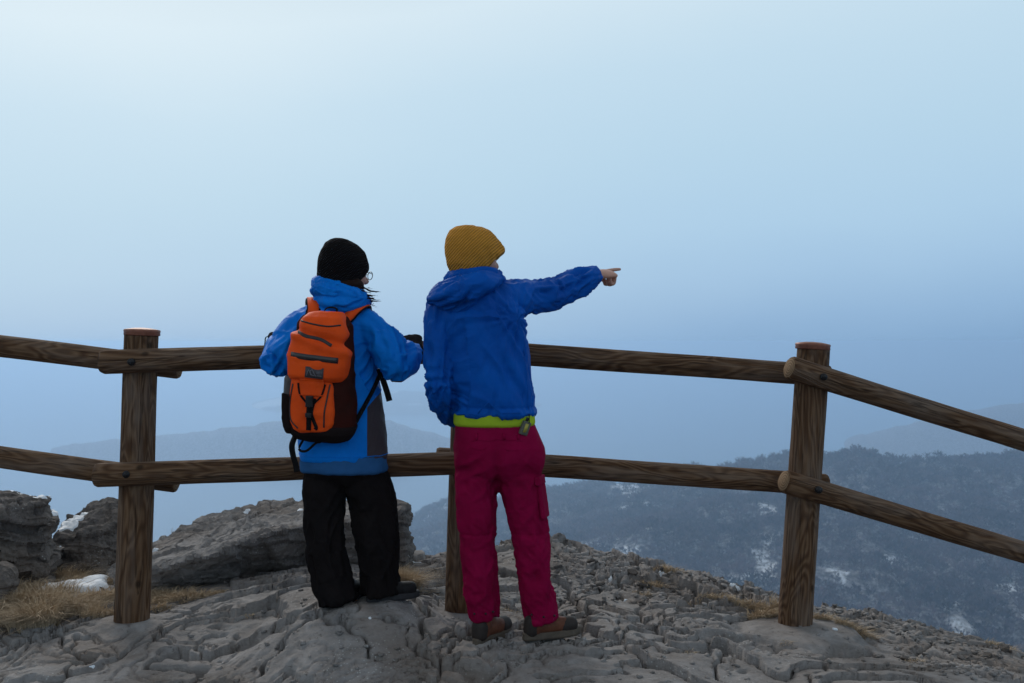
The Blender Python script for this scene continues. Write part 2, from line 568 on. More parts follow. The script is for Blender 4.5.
xs = axis([(-9, -3.6, .15), (-3.6, -2.5, .02), (-2.5, 2.9, .0066), (2.9, 4, .02), (4, 9, .15)])
ys = axis([(-6, 2.6, .15), (2.6, 3.6, .03), (3.6, 5.4, .0075), (5.4, 7.2, .010), (7.2, 9, .1)])
GX, GY = np.meshgrid(xs, ys)
GZ = ground_h(GX.ravel(), GY.ravel()).reshape(GX.shape)
nx, ny = len(xs), len(ys)
idx = np.arange(nx * ny).reshape(ny, nx)
fc = np.stack([idx[:-1, :-1].ravel(), idx[:-1, 1:].ravel(), idx[1:, 1:].ravel(), idx[1:, :-1].ravel()], 1)
g = mesh_obj('rock_ground', np.stack([GX.ravel(), GY.ravel(), GZ.ravel()], 1), fc, MROCK, smooth=False)
g['kind'] = 'structure'


# ------------------------------------------------------------------ boulders and the raised slab
def strata(seed, amp=.02, lay=28, tilt=(.25, .1)):
    def fn(co, no):
        x, y, z = co.T
        zz = z + tilt[0] * x + tilt[1] * y + .03 * fbm(x * 3, y * 3, z * 3, 3, seed)
        side = 1 - .75 * np.abs(no[:, 2])
        d = amp * side * 1.0 * (vn(x * 2.2, y * 2.2, zz * lay, seed + 1) + .5 * vn(x * 5, y * 5, zz * lay * 2.3, seed + 2))
        d += (1 - .6 * np.clip(no[:, 2], 0, 1) * (lay == 30)) * amp * .9 * fbm(x * 4, y * 4, z * 4, 4, seed + 3) + amp * .35 * fbm(x * 25, y * 25, z * 25, 3, seed + 4)
        lay_id = np.floor(zz * lay * .9 + .5 * vn(x * 4, y * 4, 0, seed + 12)); blk = np.floor((x + .6 * y) * 5 + lay_id * .37 + .5 * vn(x * 5, y * 5, z * 5, seed + 14))
        d += side * amp * 2.3 * (_h(lay_id, blk, 0 * blk, seed + 11) / 4294967296.0 - .5)
        top = np.clip(no[:, 2], 0, 1)
        wx = x + .12 * fbm(x * 2.5, y * 2.5, 0, 3, seed + 7); wy = y + .12 * fbm(x * 2.5, y * 2.5 + 9, 0, 3, seed + 8)
        q = 3.2 * (wy + .5 * wx) + 1.8 * fbm(wx * 1.5, wy * 1.5, 0, 3, seed + 5); s = q - np.floor(q)
        q2 = 8 * (wy * .6 - .8 * wx) + 2 * fbm(wx * 3, wy * 3, 0, 3, seed + 6); s2 = q2 - np.floor(q2)
        f1, f2, ci = worley(wx * 3.2, wy * 3.6, seed + 9)
        d += top * (.026 * np.where(s > .95, (1 - s) / .05, s / .95) + .010 * np.where(s2 > .9, (1 - s2) / .1, s2 / .9) - .022 * (1 - sst(0, .06, f2 - f1)))
        return no * d[:, None]
    return fn


def prism(top, bot):
    gq = Geo(); n = len(top)
    v = list(top) + list(bot)
    f = [tuple(range(n)), tuple(reversed(range(n, 2 * n)))] + [(i, i + n, (i + 1) % n + n, (i + 1) % n) for i in range(n)]
    # fan the top and bottom around centres so that they stay closed
    f = f[2:]
    v.append(np.mean(top, 0)); v.append(np.mean(bot, 0))
    for i in range(n):
        f.append((2 * n, i, (i + 1) % n)); f.append((2 * n + 1, (i + 1) % n + n, i + n))
    return gq.add(np.array(v), f)


top = [at(150, 572, 5.15), at(213, 555, 5.18), at(262, 536, 5.3), at(300, 527, 5.45), at(350, 524, 5.5), at(405, 522, 5.65), at(409, 508, 5.95), at(385, 502, 6.3),
       at(330, 500, 6.5), at(265, 503, 6.5), at(200, 520, 6.4), at(150, 548, 6.1), at(112, 570, 5.8), at(120, 582, 5.35)]
bot = [p + np.array([0, .03, 0]) for p in top]
for i, (dx, dy) in enumerate([(0, .15), (-.02, .32), (0, .38), (0, .25), (0, .12), (-.04, .05), (-.04, 0), (0, 0), (0, 0), (0, 0), (0, 0), (0, 0), (.02, 0), (.02, .05)]):
    bot[i] = np.array([top[i][0] + dx, top[i][1] + dy * 2.0, -.35])
mid = [(t * .55 + b * .45) for t, b in zip(top, bot)]
sl = prism(top, bot)
b0 = (at(260, 560, 5.8)[0], 5.8, 0)
o = solid('rock_slab', sl, MROCK, None, b0, .011, 3, strata(60, .016, 30, (.1, .12)))
o.data.polygons.foreach_set('use_smooth', np.zeros(len(o.data.polygons), bool))
tag(o, 'long flat grey rock slab tilted up, with a dark undercut edge, behind the walker in light blue', 'rock')


def boulder(label, top, zb, seed, amp=.03, base=None, spread=1.06, mat=None):
    top = [np.array(p) for p in top]; c = np.mean(top, 0)
    mids = [np.array([c[0] + (p[0] - c[0]) * spread, c[1] + (p[1] - c[1]) * spread, p[2] * .45 + zb * .55]) for p in top]
    gq = Geo()
    n = len(top)
    bots = [np.array([m[0], m[1], zb]) for m in mids]
    v = top + mids + bots + [c + np.array([0, 0, .02]), np.array([c[0], c[1], zb])]
    f = []
    for i in range(n):
        j = (i + 1) % n
        f += [(i, i + n, j + n, j), (i + n, i + 2 * n, j + 2 * n, j + n), (3 * n, i, j), (3 * n + 1, j + 2 * n, i + 2 * n)]
    gq.add(np.array(v), f)
    o = solid('boulder', gq, mat or MROCK2, None, (c[0], c[1], zb), .010, 2, strata(seed, amp, 22))
    o.data.polygons.foreach_set('use_smooth', np.zeros(len(o.data.polygons), bool))
    return tag(o, label, 'boulder')


boulder('large dark blocky boulder with snow dusted on its flat top at the left edge', [at(-60, 515, 5.4), at(0, 512, 5.35), at(46, 505, 5.5), at(51, 500, 5.8), at(20, 499, 6.0), at(-60, 500, 6.0)], -.15, 71, .028)
boulder('dark peaked boulder with snow on its left shoulder, behind the left fence post', [at(52, 540, 5.9), at(100, 535, 5.9), at(122, 520, 6.1), at(112, 506, 6.3), at(92, 502, 6.35), at(66, 514, 6.3)], -.15, 83, .03, spread=1.25)
boulder('small dark rounded rock in the dry grass at the far left edge', [at(-40, 578, 4.85), at(4, 580, 4.85), at(9, 572, 5.0), at(0, 568, 5.15), at(-40, 568, 5.2)], -.12, 91, .022)
boulder('low dark block of rock wedged at the foot of the large boulder', [at(22, 545, 5.5), at(45, 543, 5.5), at(50, 538, 5.65), at(28, 537, 5.7)], -.1, 97, .016)
boulder('rounded dark end of rock beyond the black trousers of the walker', [at(392, 515, 5.5), at(403, 512, 5.5), at(409, 508, 5.75), at(396, 502, 5.9), at(386, 506, 5.8)], -.1, 101, .02, spread=1.12)

# loose stones
variants = []
for k in range(5):
    gq = Geo()
    pts = []
    n = 7
    for lv, (zz, rr) in enumerate(((-.35, .8), (0, 1), (.35, .75))):
        pts.append(np.array([(rr * (1 + .3 * RNG.uniform(-1, 1)) * math.cos(2 * math.pi * i / n), rr * (.7 + .2 * RNG.uniform(-1, 1)) * math.sin(2 * math.pi * i / n), zz * RNG.uniform(.7, 1.2)) for i in range(n)]))
    gq.rings(pts)
    variants.append(gq.all())
STONE_ME = []
for k, (v, f) in enumerate(variants):
    me = bpy.data.meshes.new('loose_stone'); me.from_pydata([tuple(p) for p in v], [], f); me.materials.append(MROCK if k % 2 else MROCK2); STONE_ME.append(me)
cnt = 0
while cnt < 46:
    if cnt < 34:
        px = RNG.uniform(545, 800); d = RNG.uniform(4.95, 5.8)
    else:
        px = RNG.uniform(820, 1010); d = RNG.uniform(4.35, 4.9)
    x = (px - CX) / F * d
    if math.hypot(x - FOOT[2][0], d - FOOT[2][1]) < .3 or d > np.interp(x, _CRX, _CRY) - .05:
        continue
    s = RNG.uniform(.018, .05)
    z = gh(x, d)
    o = bpy.data.objects.new('loose_stone', STONE_ME[cnt % 5]); COL.objects.link(o)
    o.location = (x, d, z + s * .12); o.rotation_euler = (RNG.uniform(-.4, .4), RNG.uniform(-.4, .4), RNG.uniform(0, 6.28)); o.scale = (s, s, s * .6)
    tag(o, 'small angular grey stone lying loose in the rubble on the right of the outcrop', 'stone', 'loose stones in the rubble')
    cnt += 1

# fine chips
V = []; Fq = []; nb = 0
gx = []; gy = []
while len(gx) < 1500:
    d = RNG.uniform(3.9, 6.2); px = RNG.uniform(180, 1010)
    x = (px - CX) / F * d
    rub = (x > .15 and d > 4.95) or x > 1.7
    if d > np.interp(x, _CRX, _CRY) or (not rub and RNG.random() > .12):
        continue
    gx.append(x); gy.append(d)
gx = np.array(gx); gy = np.array(gy); gz = ground_h(gx, gy)
for x, y, z in zip(gx, gy, gz):
    s = RNG.uniform(.004, .013)
    a = RNG.uniform(0, 6.28); M = np.array([[math.cos(a), -math.sin(a), 0], [math.sin(a), math.cos(a), 0], [RNG.uniform(-.4, .4), RNG.uniform(-.4, .4), 1]])
    p = RNG.uniform(-1, 1, (8, 3)) * .3 + np.array([(i, j, k) for i in (-1, 1) for j in (-1, 1) for k in (-1, 1)])
    p = (p * np.array([s, s * .8, s * .45])) @ M.T + np.array([x, y, z + s * .2])
    V.append(p); Fq.append(np.array([(0, 1, 3, 2), (4, 6, 7, 5), (0, 4, 5, 1), (2, 3, 7, 6), (0, 2, 6, 4), (1, 5, 7, 3)]) + nb); nb += 8
o = mesh_obj('gravel', np.concatenate(V), np.concatenate(Fq), MROCK, smooth=False)
tag(o, 'fine grey stone chips scattered over the rock', 'gravel', kind='stuff')

# ------------------------------------------------------------------ snow remnants
t = NT('old_snow')
MSNOW = t.fin(t.mix(t.noise(t.coord(), 30, 4), (.66, .70, .76), (.80, .83, .86)), .6, t.bump(t.noise(t.coord(), 80, 4), .006, .6), .3)
V = []; Fq = []; nb = 0


def snow_disc(cx, cy, rx, ry, ang, h, zf, seed, zadd=.0):
    global nb
    nr, na = 9, 40
    pts = []
    for i in range(nr + 1):
        for j in range(na):
            th = 2 * math.pi * j / na
            R = (1 + .38 * vn(math.cos(th) * 1.7 + seed, math.sin(th) * 1.7, 0, 5) + .15 * vn(math.cos(th) * 5 + seed, math.sin(th) * 5, 0, 6))
            r = i / nr
            u, w = rx * R * r * math.cos(th), ry * R * r * math.sin(th)
            pts.append((cx + u * math.cos(ang) - w * math.sin(ang), cy + u * math.sin(ang) + w * math.cos(ang), r))
    P = np.array(pts)
    z = zf(P[:, 0], P[:, 1])
    lift = h * np.sqrt(np.maximum(0, 1 - P[:, 2] ** 2)) - .012 * sst(.9, 1, P[:, 2]) + .004
    V.append(np.stack([P[:, 0], P[:, 1], z + lift + zadd], 1))
    ff = []
    for i in range(nr):
        for j in range(na):
            a = i * na + j; b = i * na + (j + 1) % na
            q = V[-1][[a, b, b + na, a + na], 2]
            if q.max() - q.min() < .045:
                ff.append((a, b, b + na, a + na))
    Fq.append(np.array(ff) + nb); nb += len(P)


def smooth_g(x, y):
    g5 = [ground_h(x + a, y + b) for a in (-.02, 0, .02) for b in (-.02, 0, .02)]
    return np.mean(g5, 0)


for (px, py, d, rx, ry, a, h) in [(76, 582, 5.4, .17, .13, .3, .10), (93, 578, 5.55, .10, .09, 0, .09), (45, 600, 5.0, .05, .03, 0, .015), (90, 663, 4.15, .035, .02, .3, .01), (76, 664, 4.14, .012, .012, 0, .006),
                               (545, 604, 4.8, .03, .02, 0, .01), (408, 545, 5.9, .04, .04, 0, .02), (418, 560, 5.7, .05, .03, 0, .02), (660, 582, 5.45, .05, .05, 0, .02), (735, 588, 5.35, .05, .04, 0, .02),
                               (610, 580, 5.35, .02, .02, 0, .01), (625, 598, 5.05, .018, .015, 0, .01), (587, 575, 5.5, .015, .012, 0, .01), (690, 572, 5.5, .03, .02, 0, .012), (835, 640, 4.6, .02, .015, 0, .01), (370, 640, 4.25, .012, .01, 0, .006)]:
    snow_disc((px - CX) / F * d, d, rx * (1 if rx > .06 else .6), ry * (1 if rx > .06 else .5), a, h * .5, smooth_g, px * .37)
deps = bpy.context.evaluated_depsgraph_get()
ROCKS = [ob for ob in COL.objects if ob.name.startswith(('boulder', 'rock_slab'))]
BV = []
for ob in ROCKS:
    me = ob.data; L = Vector(ob.location)
    BV.append(BVHTree.FromPolygons([v.co + L for v in me.vertices], [tuple(p.vertices) for p in me.polygons]))


def drop(x, y):
    z = gh(x, y)
    for b in BV:
        h = b.ray_cast(Vector((x, y, 3)), Vector((0, 0, -1)))
        if h[0] is not None:
            z = max(z, h[0].z)
    return z


def rock_z(x, y):
    x = np.atleast_1d(x); y = np.atleast_1d(y)
    z = np.array([drop(a, b) for a, b in zip(x, y)])
    return z


for (px, py, d, rx, ry, a, h) in [(66, 535, 6.08, .10, .09, .6, .02), (76, 528, 6.2, .05, .05, .2, .012), (85, 520, 6.2, .03, .02, 0, .008), (15, 500, 5.8, .10, .06, 0, .012), (-30, 500, 5.7, .1, .07, 0, .012),
                               (40, 502, 5.7, .04, .03, 0, .01), (246, 506, 6.3, .03, .02, 0, .008), (300, 503, 6.2, .02, .02, 0, .008), (55, 545, 5.8, .03, .05, 0, .01), (155, 550, 5.9, .02, .02, 0, .008)]:
    snow_disc((px - CX) / F * d, d, rx, ry, a, h * .6, rock_z, px * .61 + 3)
o = mesh_obj('snow_patches', np.concatenate(V), np.concatenate(Fq), MSNOW)
tag(o, 'remnants of old snow lying on the rocks', 'snow', kind='stuff')

# ------------------------------------------------------------------ dry grass
t = NT('dry_grass')
info = t.n('ShaderNodeObjectInfo')
gn = t.noise(t.coord(), 11, 4, .6); gf = t.noise(t.coord(), 240, 2, .5)
MGRASS = t.fin(t.mix(gf, t.ramp(gn, [(.3, (.25, .17, .10)), (.7, (.52, .39, .26))]), (.66, .53, .38)), .8, None, .2)
V = []; Fq = []; nb = 0


def tuft(px, d, rad, count, hgt, lean=(.3, -.5), fn=None):
    global nb
    cx = (px - CX) / F * d
    a = RNG.uniform(0, 2 * np.pi, count); r = rad * np.sqrt(RNG.uniform(0, 1, count))
    bx = cx + r * np.cos(a) * 1.3; by = d + r * np.sin(a) * .8
    bz = ground_h(bx, by) if fn is None else fn(bx, by)
    for x, y, z in zip(bx, by, bz):
        H = hgt * RNG.uniform(.45, 1.15)
        th = RNG.uniform(0, 2 * np.pi)
        dr = np.array([math.cos(th) * .55 + lean[0] + (x - cx) / rad * .5, math.sin(th) * .55 + lean[1] + (y - d) / rad * .4, 0]) * RNG.uniform(.4, 1.3)
        w = RNG.uniform(.0009, .0019)
        sd = np.array([-dr[1], dr[0], 0]); sd = sd / (np.linalg.norm(sd) + 1e-6) * w
        if RNG.random() < .5:
            sd = np.array([w, 0, 0])
        p0 = np.array([x, y, z - .01])
        pts = []
        for k, u in enumerate((0, .35, .7, 1.0)):
            c = p0 + np.array([0, 0, H * (u - .42 * u * u)]) + dr * H * u * u
            ww = (1, .85, .55, .08)[k]
            pts += [c - sd * ww, c + sd * ww]
        V.append(np.array(pts)); Fq.append(np.array([(0, 1, 3, 2), (2, 3, 5, 4), (4, 5, 7, 6)]) + nb); nb += 8


for k in range(58):   # mats on the left, between the boulders and the post
    px = RNG.uniform(-25, 105); d = RNG.uniform(4.75, 5.75)
    if math.hypot((px - 80) / 60, (d - 5.36) / .34) < .6:
        continue
    tuft(px, d, RNG.uniform(.05, .10), 260, RNG.uniform(.09, .19), (.35, -.35))
for k in range(16):
    tuft(RNG.uniform(-20, 50), RNG.uniform(4.6, 4.95), .07, 330, RNG.uniform(.14, .24), (-.1, -.6))
for px, d, r, c, h in [(165, 5.0, .07, 500, .06), (190, 5.0, .07, 500, .06), (175, 5.1, .07, 400, .07), (158, 4.85, .04, 250, .05), (212, 4.98, .04, 250, .04), (150, 5.15, .05, 350, .08),
                       (118, 5.25, .05, 250, .05), (120, 5.6, .07, 300, .07), (85, 5.9, .08, 400, .08), (60, 5.7, .1, 500, .09), (40, 5.9, .08, 400, .08),
                       (402, 5.1, .055, 700, .13), (408, 5.0, .045, 500, .10), (398, 5.0, .04, 400, .11), (400, 5.3, .05, 400, .09),
                       (770, 4.95, .06, 450, .07), (745, 5.0, .05, 350, .05), (720, 5.02, .05, 300, .045), (700, 5.05, .04, 200, .04), (762, 4.85, .05, 400, .06), (640, 5.15, .03, 180, .03), (655, 5.3, .05, 250, .05),
                       (668, 5.5, .05, 220, .05), (850, 4.72, .05, 350, .05), (866, 4.7, .03, 200, .035), (822, 4.8, .03, 200, .05), (836, 4.85, .03, 180, .04), (510, 4.75, .035, 200, .025), (525, 4.7, .03, 150, .02), (785, 4.45, .02, 80, .02),
                       (665, 5.55, .05, 200, .06), (1000, 4.85, .05, 200, .04), (690, 4.25, .02, 60, .02), (915, 4.35, .03, 90, .03), (250, 4.6, .02, 60, .02)]:
    tuft(px, d, r * 1.1, int(c * 1.3), h * 1.35)
for px, d, r, c, h in [(163, 6.25, .05, 400, .09), (150, 6.2, .03, 150, .06), (173, 6.3, .03, 150, .06)]:
    tuft(px, d, r, c, h, (.2, 0), rock_z)
o = mesh_obj('dry_grass', np.concatenate(V), np.concatenate(Fq), MGRASS, smooth=False)
tag(o, 'dry straw coloured winter grass between the rocks', 'grass', kind='stuff')
# ------------------------------------------------------------------ fence
fence = empty('wooden_fence', (at(461, 612, 4.65)[0], 4.65, 0), 'brown log fence with two round rails and capped posts along the rock edge', 'fence')
FB = np.array(fence.location)


MEND = NT('cut_wood_end')
_r = MEND.n('ShaderNodeTexWave', wave_type='RINGS', rings_direction='Z'); MEND.set(_r.inputs['Vector'], MEND.coord((1, 1, 0))); _r.inputs['Scale'].default_value = 26; _r.inputs['Distortion'].default_value = 2
MEND = MEND.fin(MEND.mix(_r.outputs['Fac'], (.13, .08, .045), (.27, .18, .11)), .85, None, .1)


def log(name, a, b, r, mat, parent, seed, taper=0.0, flare=0.0):
    a = np.array(a, float); b = np.array(b, float)
    L = np.linalg.norm(b - a); n = int(L / .012) + 2; k = 56
    u = np.linspace(0, L, n); t = np.linspace(0, 2 * np.pi, k, endpoint=False)
    U, T = np.meshgrid(u, t, indexing='ij')
    R = r * (1 - taper * U / L)
    R = R + .0022 * fbm(np.cos(T) * 2.5 + seed, np.sin(T) * 2.5, U * 1.5, 3, 70) + .0009 * vn(np.cos(T) * 9 + seed, np.sin(T) * 9, U * 3, 71)
    R = R - .006 * sst(.012, 0, np.minimum(U, L - U))
    bow = .004 * np.sin(U / L * 3.1 + seed)
    P = np.stack([R * np.cos(T) + bow, R * np.sin(T), U], -1).reshape(-1, 3)
    idx = np.arange(n * k).reshape(n, k)
    f = np.stack([idx[:-1], np.roll(idx[:-1], -1, 1), np.roll(idx[1:], -1, 1), idx[1:]], -1).reshape(-1, 4)
    faces = [tuple(q) for q in f]
    V = list(P); m = len(V)
    # end grain caps
    for row, zc, fl in ((0, 0, 1), (n - 1, L, 0)):
        c = len(V); V.append(np.array([bow[row, 0], 0, zc + (-.001 if fl else .001)]))
        for j in range(k):
            q = (idx[row, j], idx[row, (j + 1) % k], c)
            faces.append(tuple(reversed(q)) if fl else q)
    o = mesh_obj(name, np.array(V), faces, mat, parent)
    o.data.materials.append(MEND)
    for p in list(o.data.polygons)[-2 * k:]:
        p.material_index = 1
    z = Vector(b - a).normalized()
    # keep local x pointing to the world's right where possible
    x = Vector((1, 0, 0)); x = (x - z * x.dot(z))
    if x.length < .3:
        x = Vector((0, -1, 0)); x = x - z * x.dot(z)
    x.normalize(); y = z.cross(x)
    M = Matrix((x, y, z)).transposed().to_4x4()
    M.translation = Vector(a) - Vector(FB)
    o.matrix_local = M
    return o


def add_post(bp, tp, d, r=.0785, name='post', bolts=()):
    a = at(*bp, d); b = at(*tp, d)
    dirv = (b - a) / np.linalg.norm(b - a)
    po = log(name, a - dirv * .25, b, r, MWOOD, fence, bp[0] * .1, .05)
    # flat metal cap with a folded rim
    g = Geo(); k = 48; t = np.linspace(0, 2 * np.pi, k, endpoint=False)
    rr = r * .95
    L = np.linalg.norm(b - a) + .25
    rings = []
    for zz, q in ((-.021, rr + .004), (-.017, rr + .006), (-.006, rr + .005), (-.001, rr + .007), (.006, rr + .005), (.010, rr * .8), (.014, rr * .45), (.0155, rr * .1)):
        rings.append(np.stack([q * np.cos(t) * (1 + .01 * np.sin(3 * t)), q * np.sin(t), np.full(k, L + zz)], 1))
    g.rings(rings)
    v, f = g.all()
    c = mesh_obj('cap', v, f, MCAP, po)
    return po


for key in 'lmr':
    bp, tp, d = POSTS[key]
    add_post(bp, tp, d)
zl = gh(at(-330, 0, 4.64)[0], 4.64); zr = gh(at(1250, 0, 5.3)[0], 5.3)
add_post((-334, CY - (zl - CAMZ) * F / 4.64), (-330, CY - (zl + 1.42 - CAMZ) * F / 4.64), 4.60)
add_post((1246, CY - (zr - CAMZ) * F / 5.3), (1256, 495), 5.36)

RAILR = .0535
RAILS = [((-360, 302), 4.69, (180, 368), 4.69, 1), ((-360, 406), 4.69, (177, 482), 4.69, 2),
         ((101, 362), 4.515, (487, 350.5), 4.56, 3), ((96, 475), 4.515, (487, 462.5), 4.56, 4),
         ((437, 348), 4.735, (829, 375.5), 4.785, 5), ((436, 458.5), 4.735, (827, 485), 4.785, 6),
         ((789, 368), 4.585, (1275, 519), 5.28, 7), ((784, 480.5), 4.585, (1275, 627), 5.28, 8)]
robs = []
for (p, d0, q, d1, s) in RAILS:
    robs.append(log('rail', at(*p, d0), at(*q, d1), RAILR, MWOODR, fence, s * 3.7, .02))


def bolt(px, py, d, rail):
    p = at(px, py, d) - FB
    g = Geo()
    k = 20; t = np.linspace(0, 2 * np.pi, k, endpoint=False)
    rings = []
    for yy, q in ((.012, .0165), (-.001, .0165), (-.003, .015), (-.003, .0075), (-.009, .0075), (-.011, .005)):
        rings.append(np.stack([q * np.cos(t), np.full(k, yy), q * np.sin(t)], 1) + p)
    g.rings(rings)
    v, f = g.all()
    o = mesh_obj('bolt', v, f, MBOLT)
    o.parent = rail
    o.matrix_parent_inverse = rail.matrix_basis.inverted()
    return o


bolt(131, 362, 4.515 - RAILR, robs[2]); bolt(126, 474.5, 4.515 - RAILR, robs[3])
bolt(824, 377, 4.605 - RAILR, robs[6]); bolt(819, 490, 4.605 - RAILR, robs[7])

# ------------------------------------------------------------------ distant land
def land(px, d):
    """height of the land at image column px and distance d"""
    pyc = np.interp(px, [-3000, 250, 330, 380, 412, 450, 550, 600, 700, 740, 800, 870, 900, 950, 1024, 1300, 3000],
                    [700, 660, 605, 550, 517, 502, 486, 481, 468, 462, 454, 454, 461, 461, 459, 440, 420])
    dc = np.interp(px, [-3000, 250, 412, 550, 700, 860, 900, 1024, 3000], [1100, 1250, 2230, 2000, 1750, 1530, 1580, 1650, 1700])
    pyd = pyc + (668 - pyc) * (1 / np.minimum(d, dc) - 1 / dc) / (1 / 800. - 1 / dc)
    pyd = np.where(d < 800, 668, pyd)
    z = CAMZ - (pyd - CY) / F * np.minimum(d, dc)
    z = np.where(d > dc, z - .32 * (d - dc), z)
    return z


def terrain_z(x, y):
    r = np.hypot(x, y); yy = np.maximum(y, 1e-3)
    px = CX + F * x / yy
    front = y > .25 * r
    z1 = land(np.clip(px, -3000, 3000), np.maximum(yy, 1))
    zb = -.30 * r
    z = np.where(front, z1, zb)
    bl = sst(.25, .45, y / (r + 1e-6))
    z = z1 * bl + zb * (1 - bl)
    rough = sst(60, 900, r)
    rid = fbm(x / 210., y / 210., 0, 5, 200, .55)
    z = z + rough * (16 * rid - 9 * np.abs(fbm(x / 120. + 5, y / 160., 0, 4, 210)))
    z = np.maximum(z, -430 + 6 * vn(x / 500., y / 500.))
    # headlands across the lake
    def isle(px0, px1, pyt, d0, wid, seed):
        dd = np.maximum(yy, 1)
        ptop = np.interp(px, [a for a, _ in pyt], [b for _, b in pyt])
        zt = CAMZ - (ptop - CY) / F * d0 + 5 * fbm(px / 14. + seed, 0 * px, 0, 3, seed)
        w = np.exp(-((dd - d0) / wid) ** 2)
        m = sst(px0, px0 + 40, px) * (1 - sst(px1 - 40, px1, px)) * (y > 0)
        return -430 + (zt + 430) * w * m
    z = np.maximum(z, isle(20, 520, [(20, 454), (65, 447), (110, 440), (160, 436), (210, 431), (270, 423), (330, 415), (390, 420), (440, 436), (520, 452)], 3650, 260, 300))
    z = np.maximum(z, isle(120, 640, [(120, 422), (230, 411), (270, 399), (330, 388), (420, 392), (520, 402), (640, 415)], 6300, 600, 310))
    z = np.maximum(z, isle(-400, 60, [(-400, 395), (-100, 405), (0, 414), (60, 422)], 6800, 600, 320))
    z = np.maximum(z, isle(820, 2200, [(820, 446), (880, 432), (930, 420), (970, 411), (1030, 402), (1300, 385), (2200, 385)], 3900, 450, 330))
    # dip below the summit rock
    z = np.where(r < 14, np.minimum(z, -2.2), z)
    return z


th = np.concatenate([np.radians(np.linspace(-33, 33, 620)), np.radians(np.linspace(35, 325, 70))])
rr = np.concatenate([[.5, 6, 10, 14], np.geomspace(20, 640, 26), np.linspace(660, 2500, 230), np.linspace(2540, 8500, 130), np.geomspace(9500, 56000, 8)])
TH, RR = np.meshgrid(th, rr)
TX = RR * np.sin(TH); TY = RR * np.cos(TH)
TZ = terrain_z(TX, TY)
idx = np.arange(TX.size).reshape(TX.shape)
fc = np.stack([idx[:-1], idx[1:], np.roll(idx[1:], -1, 1), np.roll(idx[:-1], -1, 1)], -1).reshape(-1, 4)


def snow_haze_mask(x, y):
    a = fbm(x / 34., y / 60., 0, 5, 400, .65); b = vn(x / 260. + 3, y / 260., 0, 410)
    far = sst(5600, 5900, y) * (1 - sst(6900, 7200, y)) * sst(.0, .4, fbm(x / 500., y / 130., 0, 3, 420))
    far = np.maximum(far, .12 * sst(2900, 3100, y))  # not snow: land across the lake painted paler, as if faded by haze
    return np.maximum(far, sst(.62, 1.15, a + .6 * b) * (1 - sst(2300, 2700, y)))


t = NT('forest_floor')
at_ = t.n('ShaderNodeAttribute', attribute_name='snow')
n1 = t.noise(t.coord(), .03, 6, .65); n2 = t.noise(t.coord(), .15, 5, .7)
fl = t.mix(t.ramp(n1, [(.35, 0), (.65, 1)]), (.05, .042, .036), (.10, .085, .075))
fl = t.mix(t.ramp(n2, [(.44, 0), (.62, .6)]), fl, (.42, .42, .46))
fl = t.mix(t.math('MULTIPLY', at_.outputs['Fac'], t.ramp(n2, [(.38, .15), (.52, 1)])), fl, (.8, .82, .85))
MFLOOR = t.fin(fl, .95, None, .1)
te = mesh_obj('hills', np.stack([TX.ravel(), TY.ravel(), TZ.ravel()], 1), fc, MFLOOR)
te['kind'] = 'structure'
al = te.data.attributes.new('snow', 'FLOAT', 'POINT')  # snow cover, plus the haze paleness painted on far land
al.data.foreach_set('value', snow_haze_mask(TX.ravel(), TY.ravel()).astype(np.float32))

t = NT('lake_water')
MLAKE = t.fin((.04, .07, .10), .12, t.bump(t.noise(t.coord(), .02, 6, .7), 4.0, .12), 1.0)
v = []
lk = mesh_obj('lake', [(-56000, -56000, -400), (56000, -56000, -400), (56000, 56000, -400), (-56000, 56000, -400)], [(0, 1, 2, 3)], MLAKE)
lk['kind'] = 'structure'

# bare winter forest covering the ridge
N = 30000
px = RNG.uniform(370, 1110, N * 2); d = np.sqrt(RNG.uniform(760 ** 2, 2300 ** 2, N * 2))
x = (px - CX) / F * d
z = terrain_z(x, d)
keep = (z > -398) & (RNG.random(N * 2) > snow_haze_mask(x, d) * .95) & (RNG.random(N * 2) < .45 + .75 * sst(-.5, .3, fbm(x / 45., d / 70., 0, 3, 430)))
x, y, z = x[keep][:N], d[keep][:N], z[keep][:N]
N = len(x)
NT_ = 8; K = 20
templ = []
for q in range(NT_):
    tr = []
    if q < 7:
        for j in range(K):
            a = RNG.uniform(0, 6.28); el = RNG.uniform(.5, 1.45); b0 = np.array([0, 0, RNG.uniform(.15, .6)])
            L = RNG.uniform(.3, .62); dr = np.array([math.cos(a) * math.cos(el), math.sin(a) * math.cos(el), math.sin(el)])
            tip = b0 + dr * L; tip[2] = min(tip[2], RNG.uniform(.85, 1.0))
            tip[:2] += dr[:2] * .1
            sd = np.cross(dr, RNG.normal(size=3)); sd /= np.linalg.norm(sd)
            w = RNG.uniform(.05, .1)
            tr.append([b0 + (tip - b0) * .35, tip + sd * w, tip - sd * w * .6])
    else:
        for j in range(K):
            a = RNG.uniform(0, 6.28); zz = RNG.uniform(.1, .95); R = .24 * (1 - zz) + .03
            p = np.array([0, 0, zz + .1]); e = np.array([math.cos(a) * R, math.sin(a) * R, zz - .05]); sd = np.array([-math.sin(a), math.cos(a), 0]) * .11 * (1.1 - zz)
            tr.append([p, e + sd, e - sd])
    templ.append(np.array(tr).reshape(-1, 3))
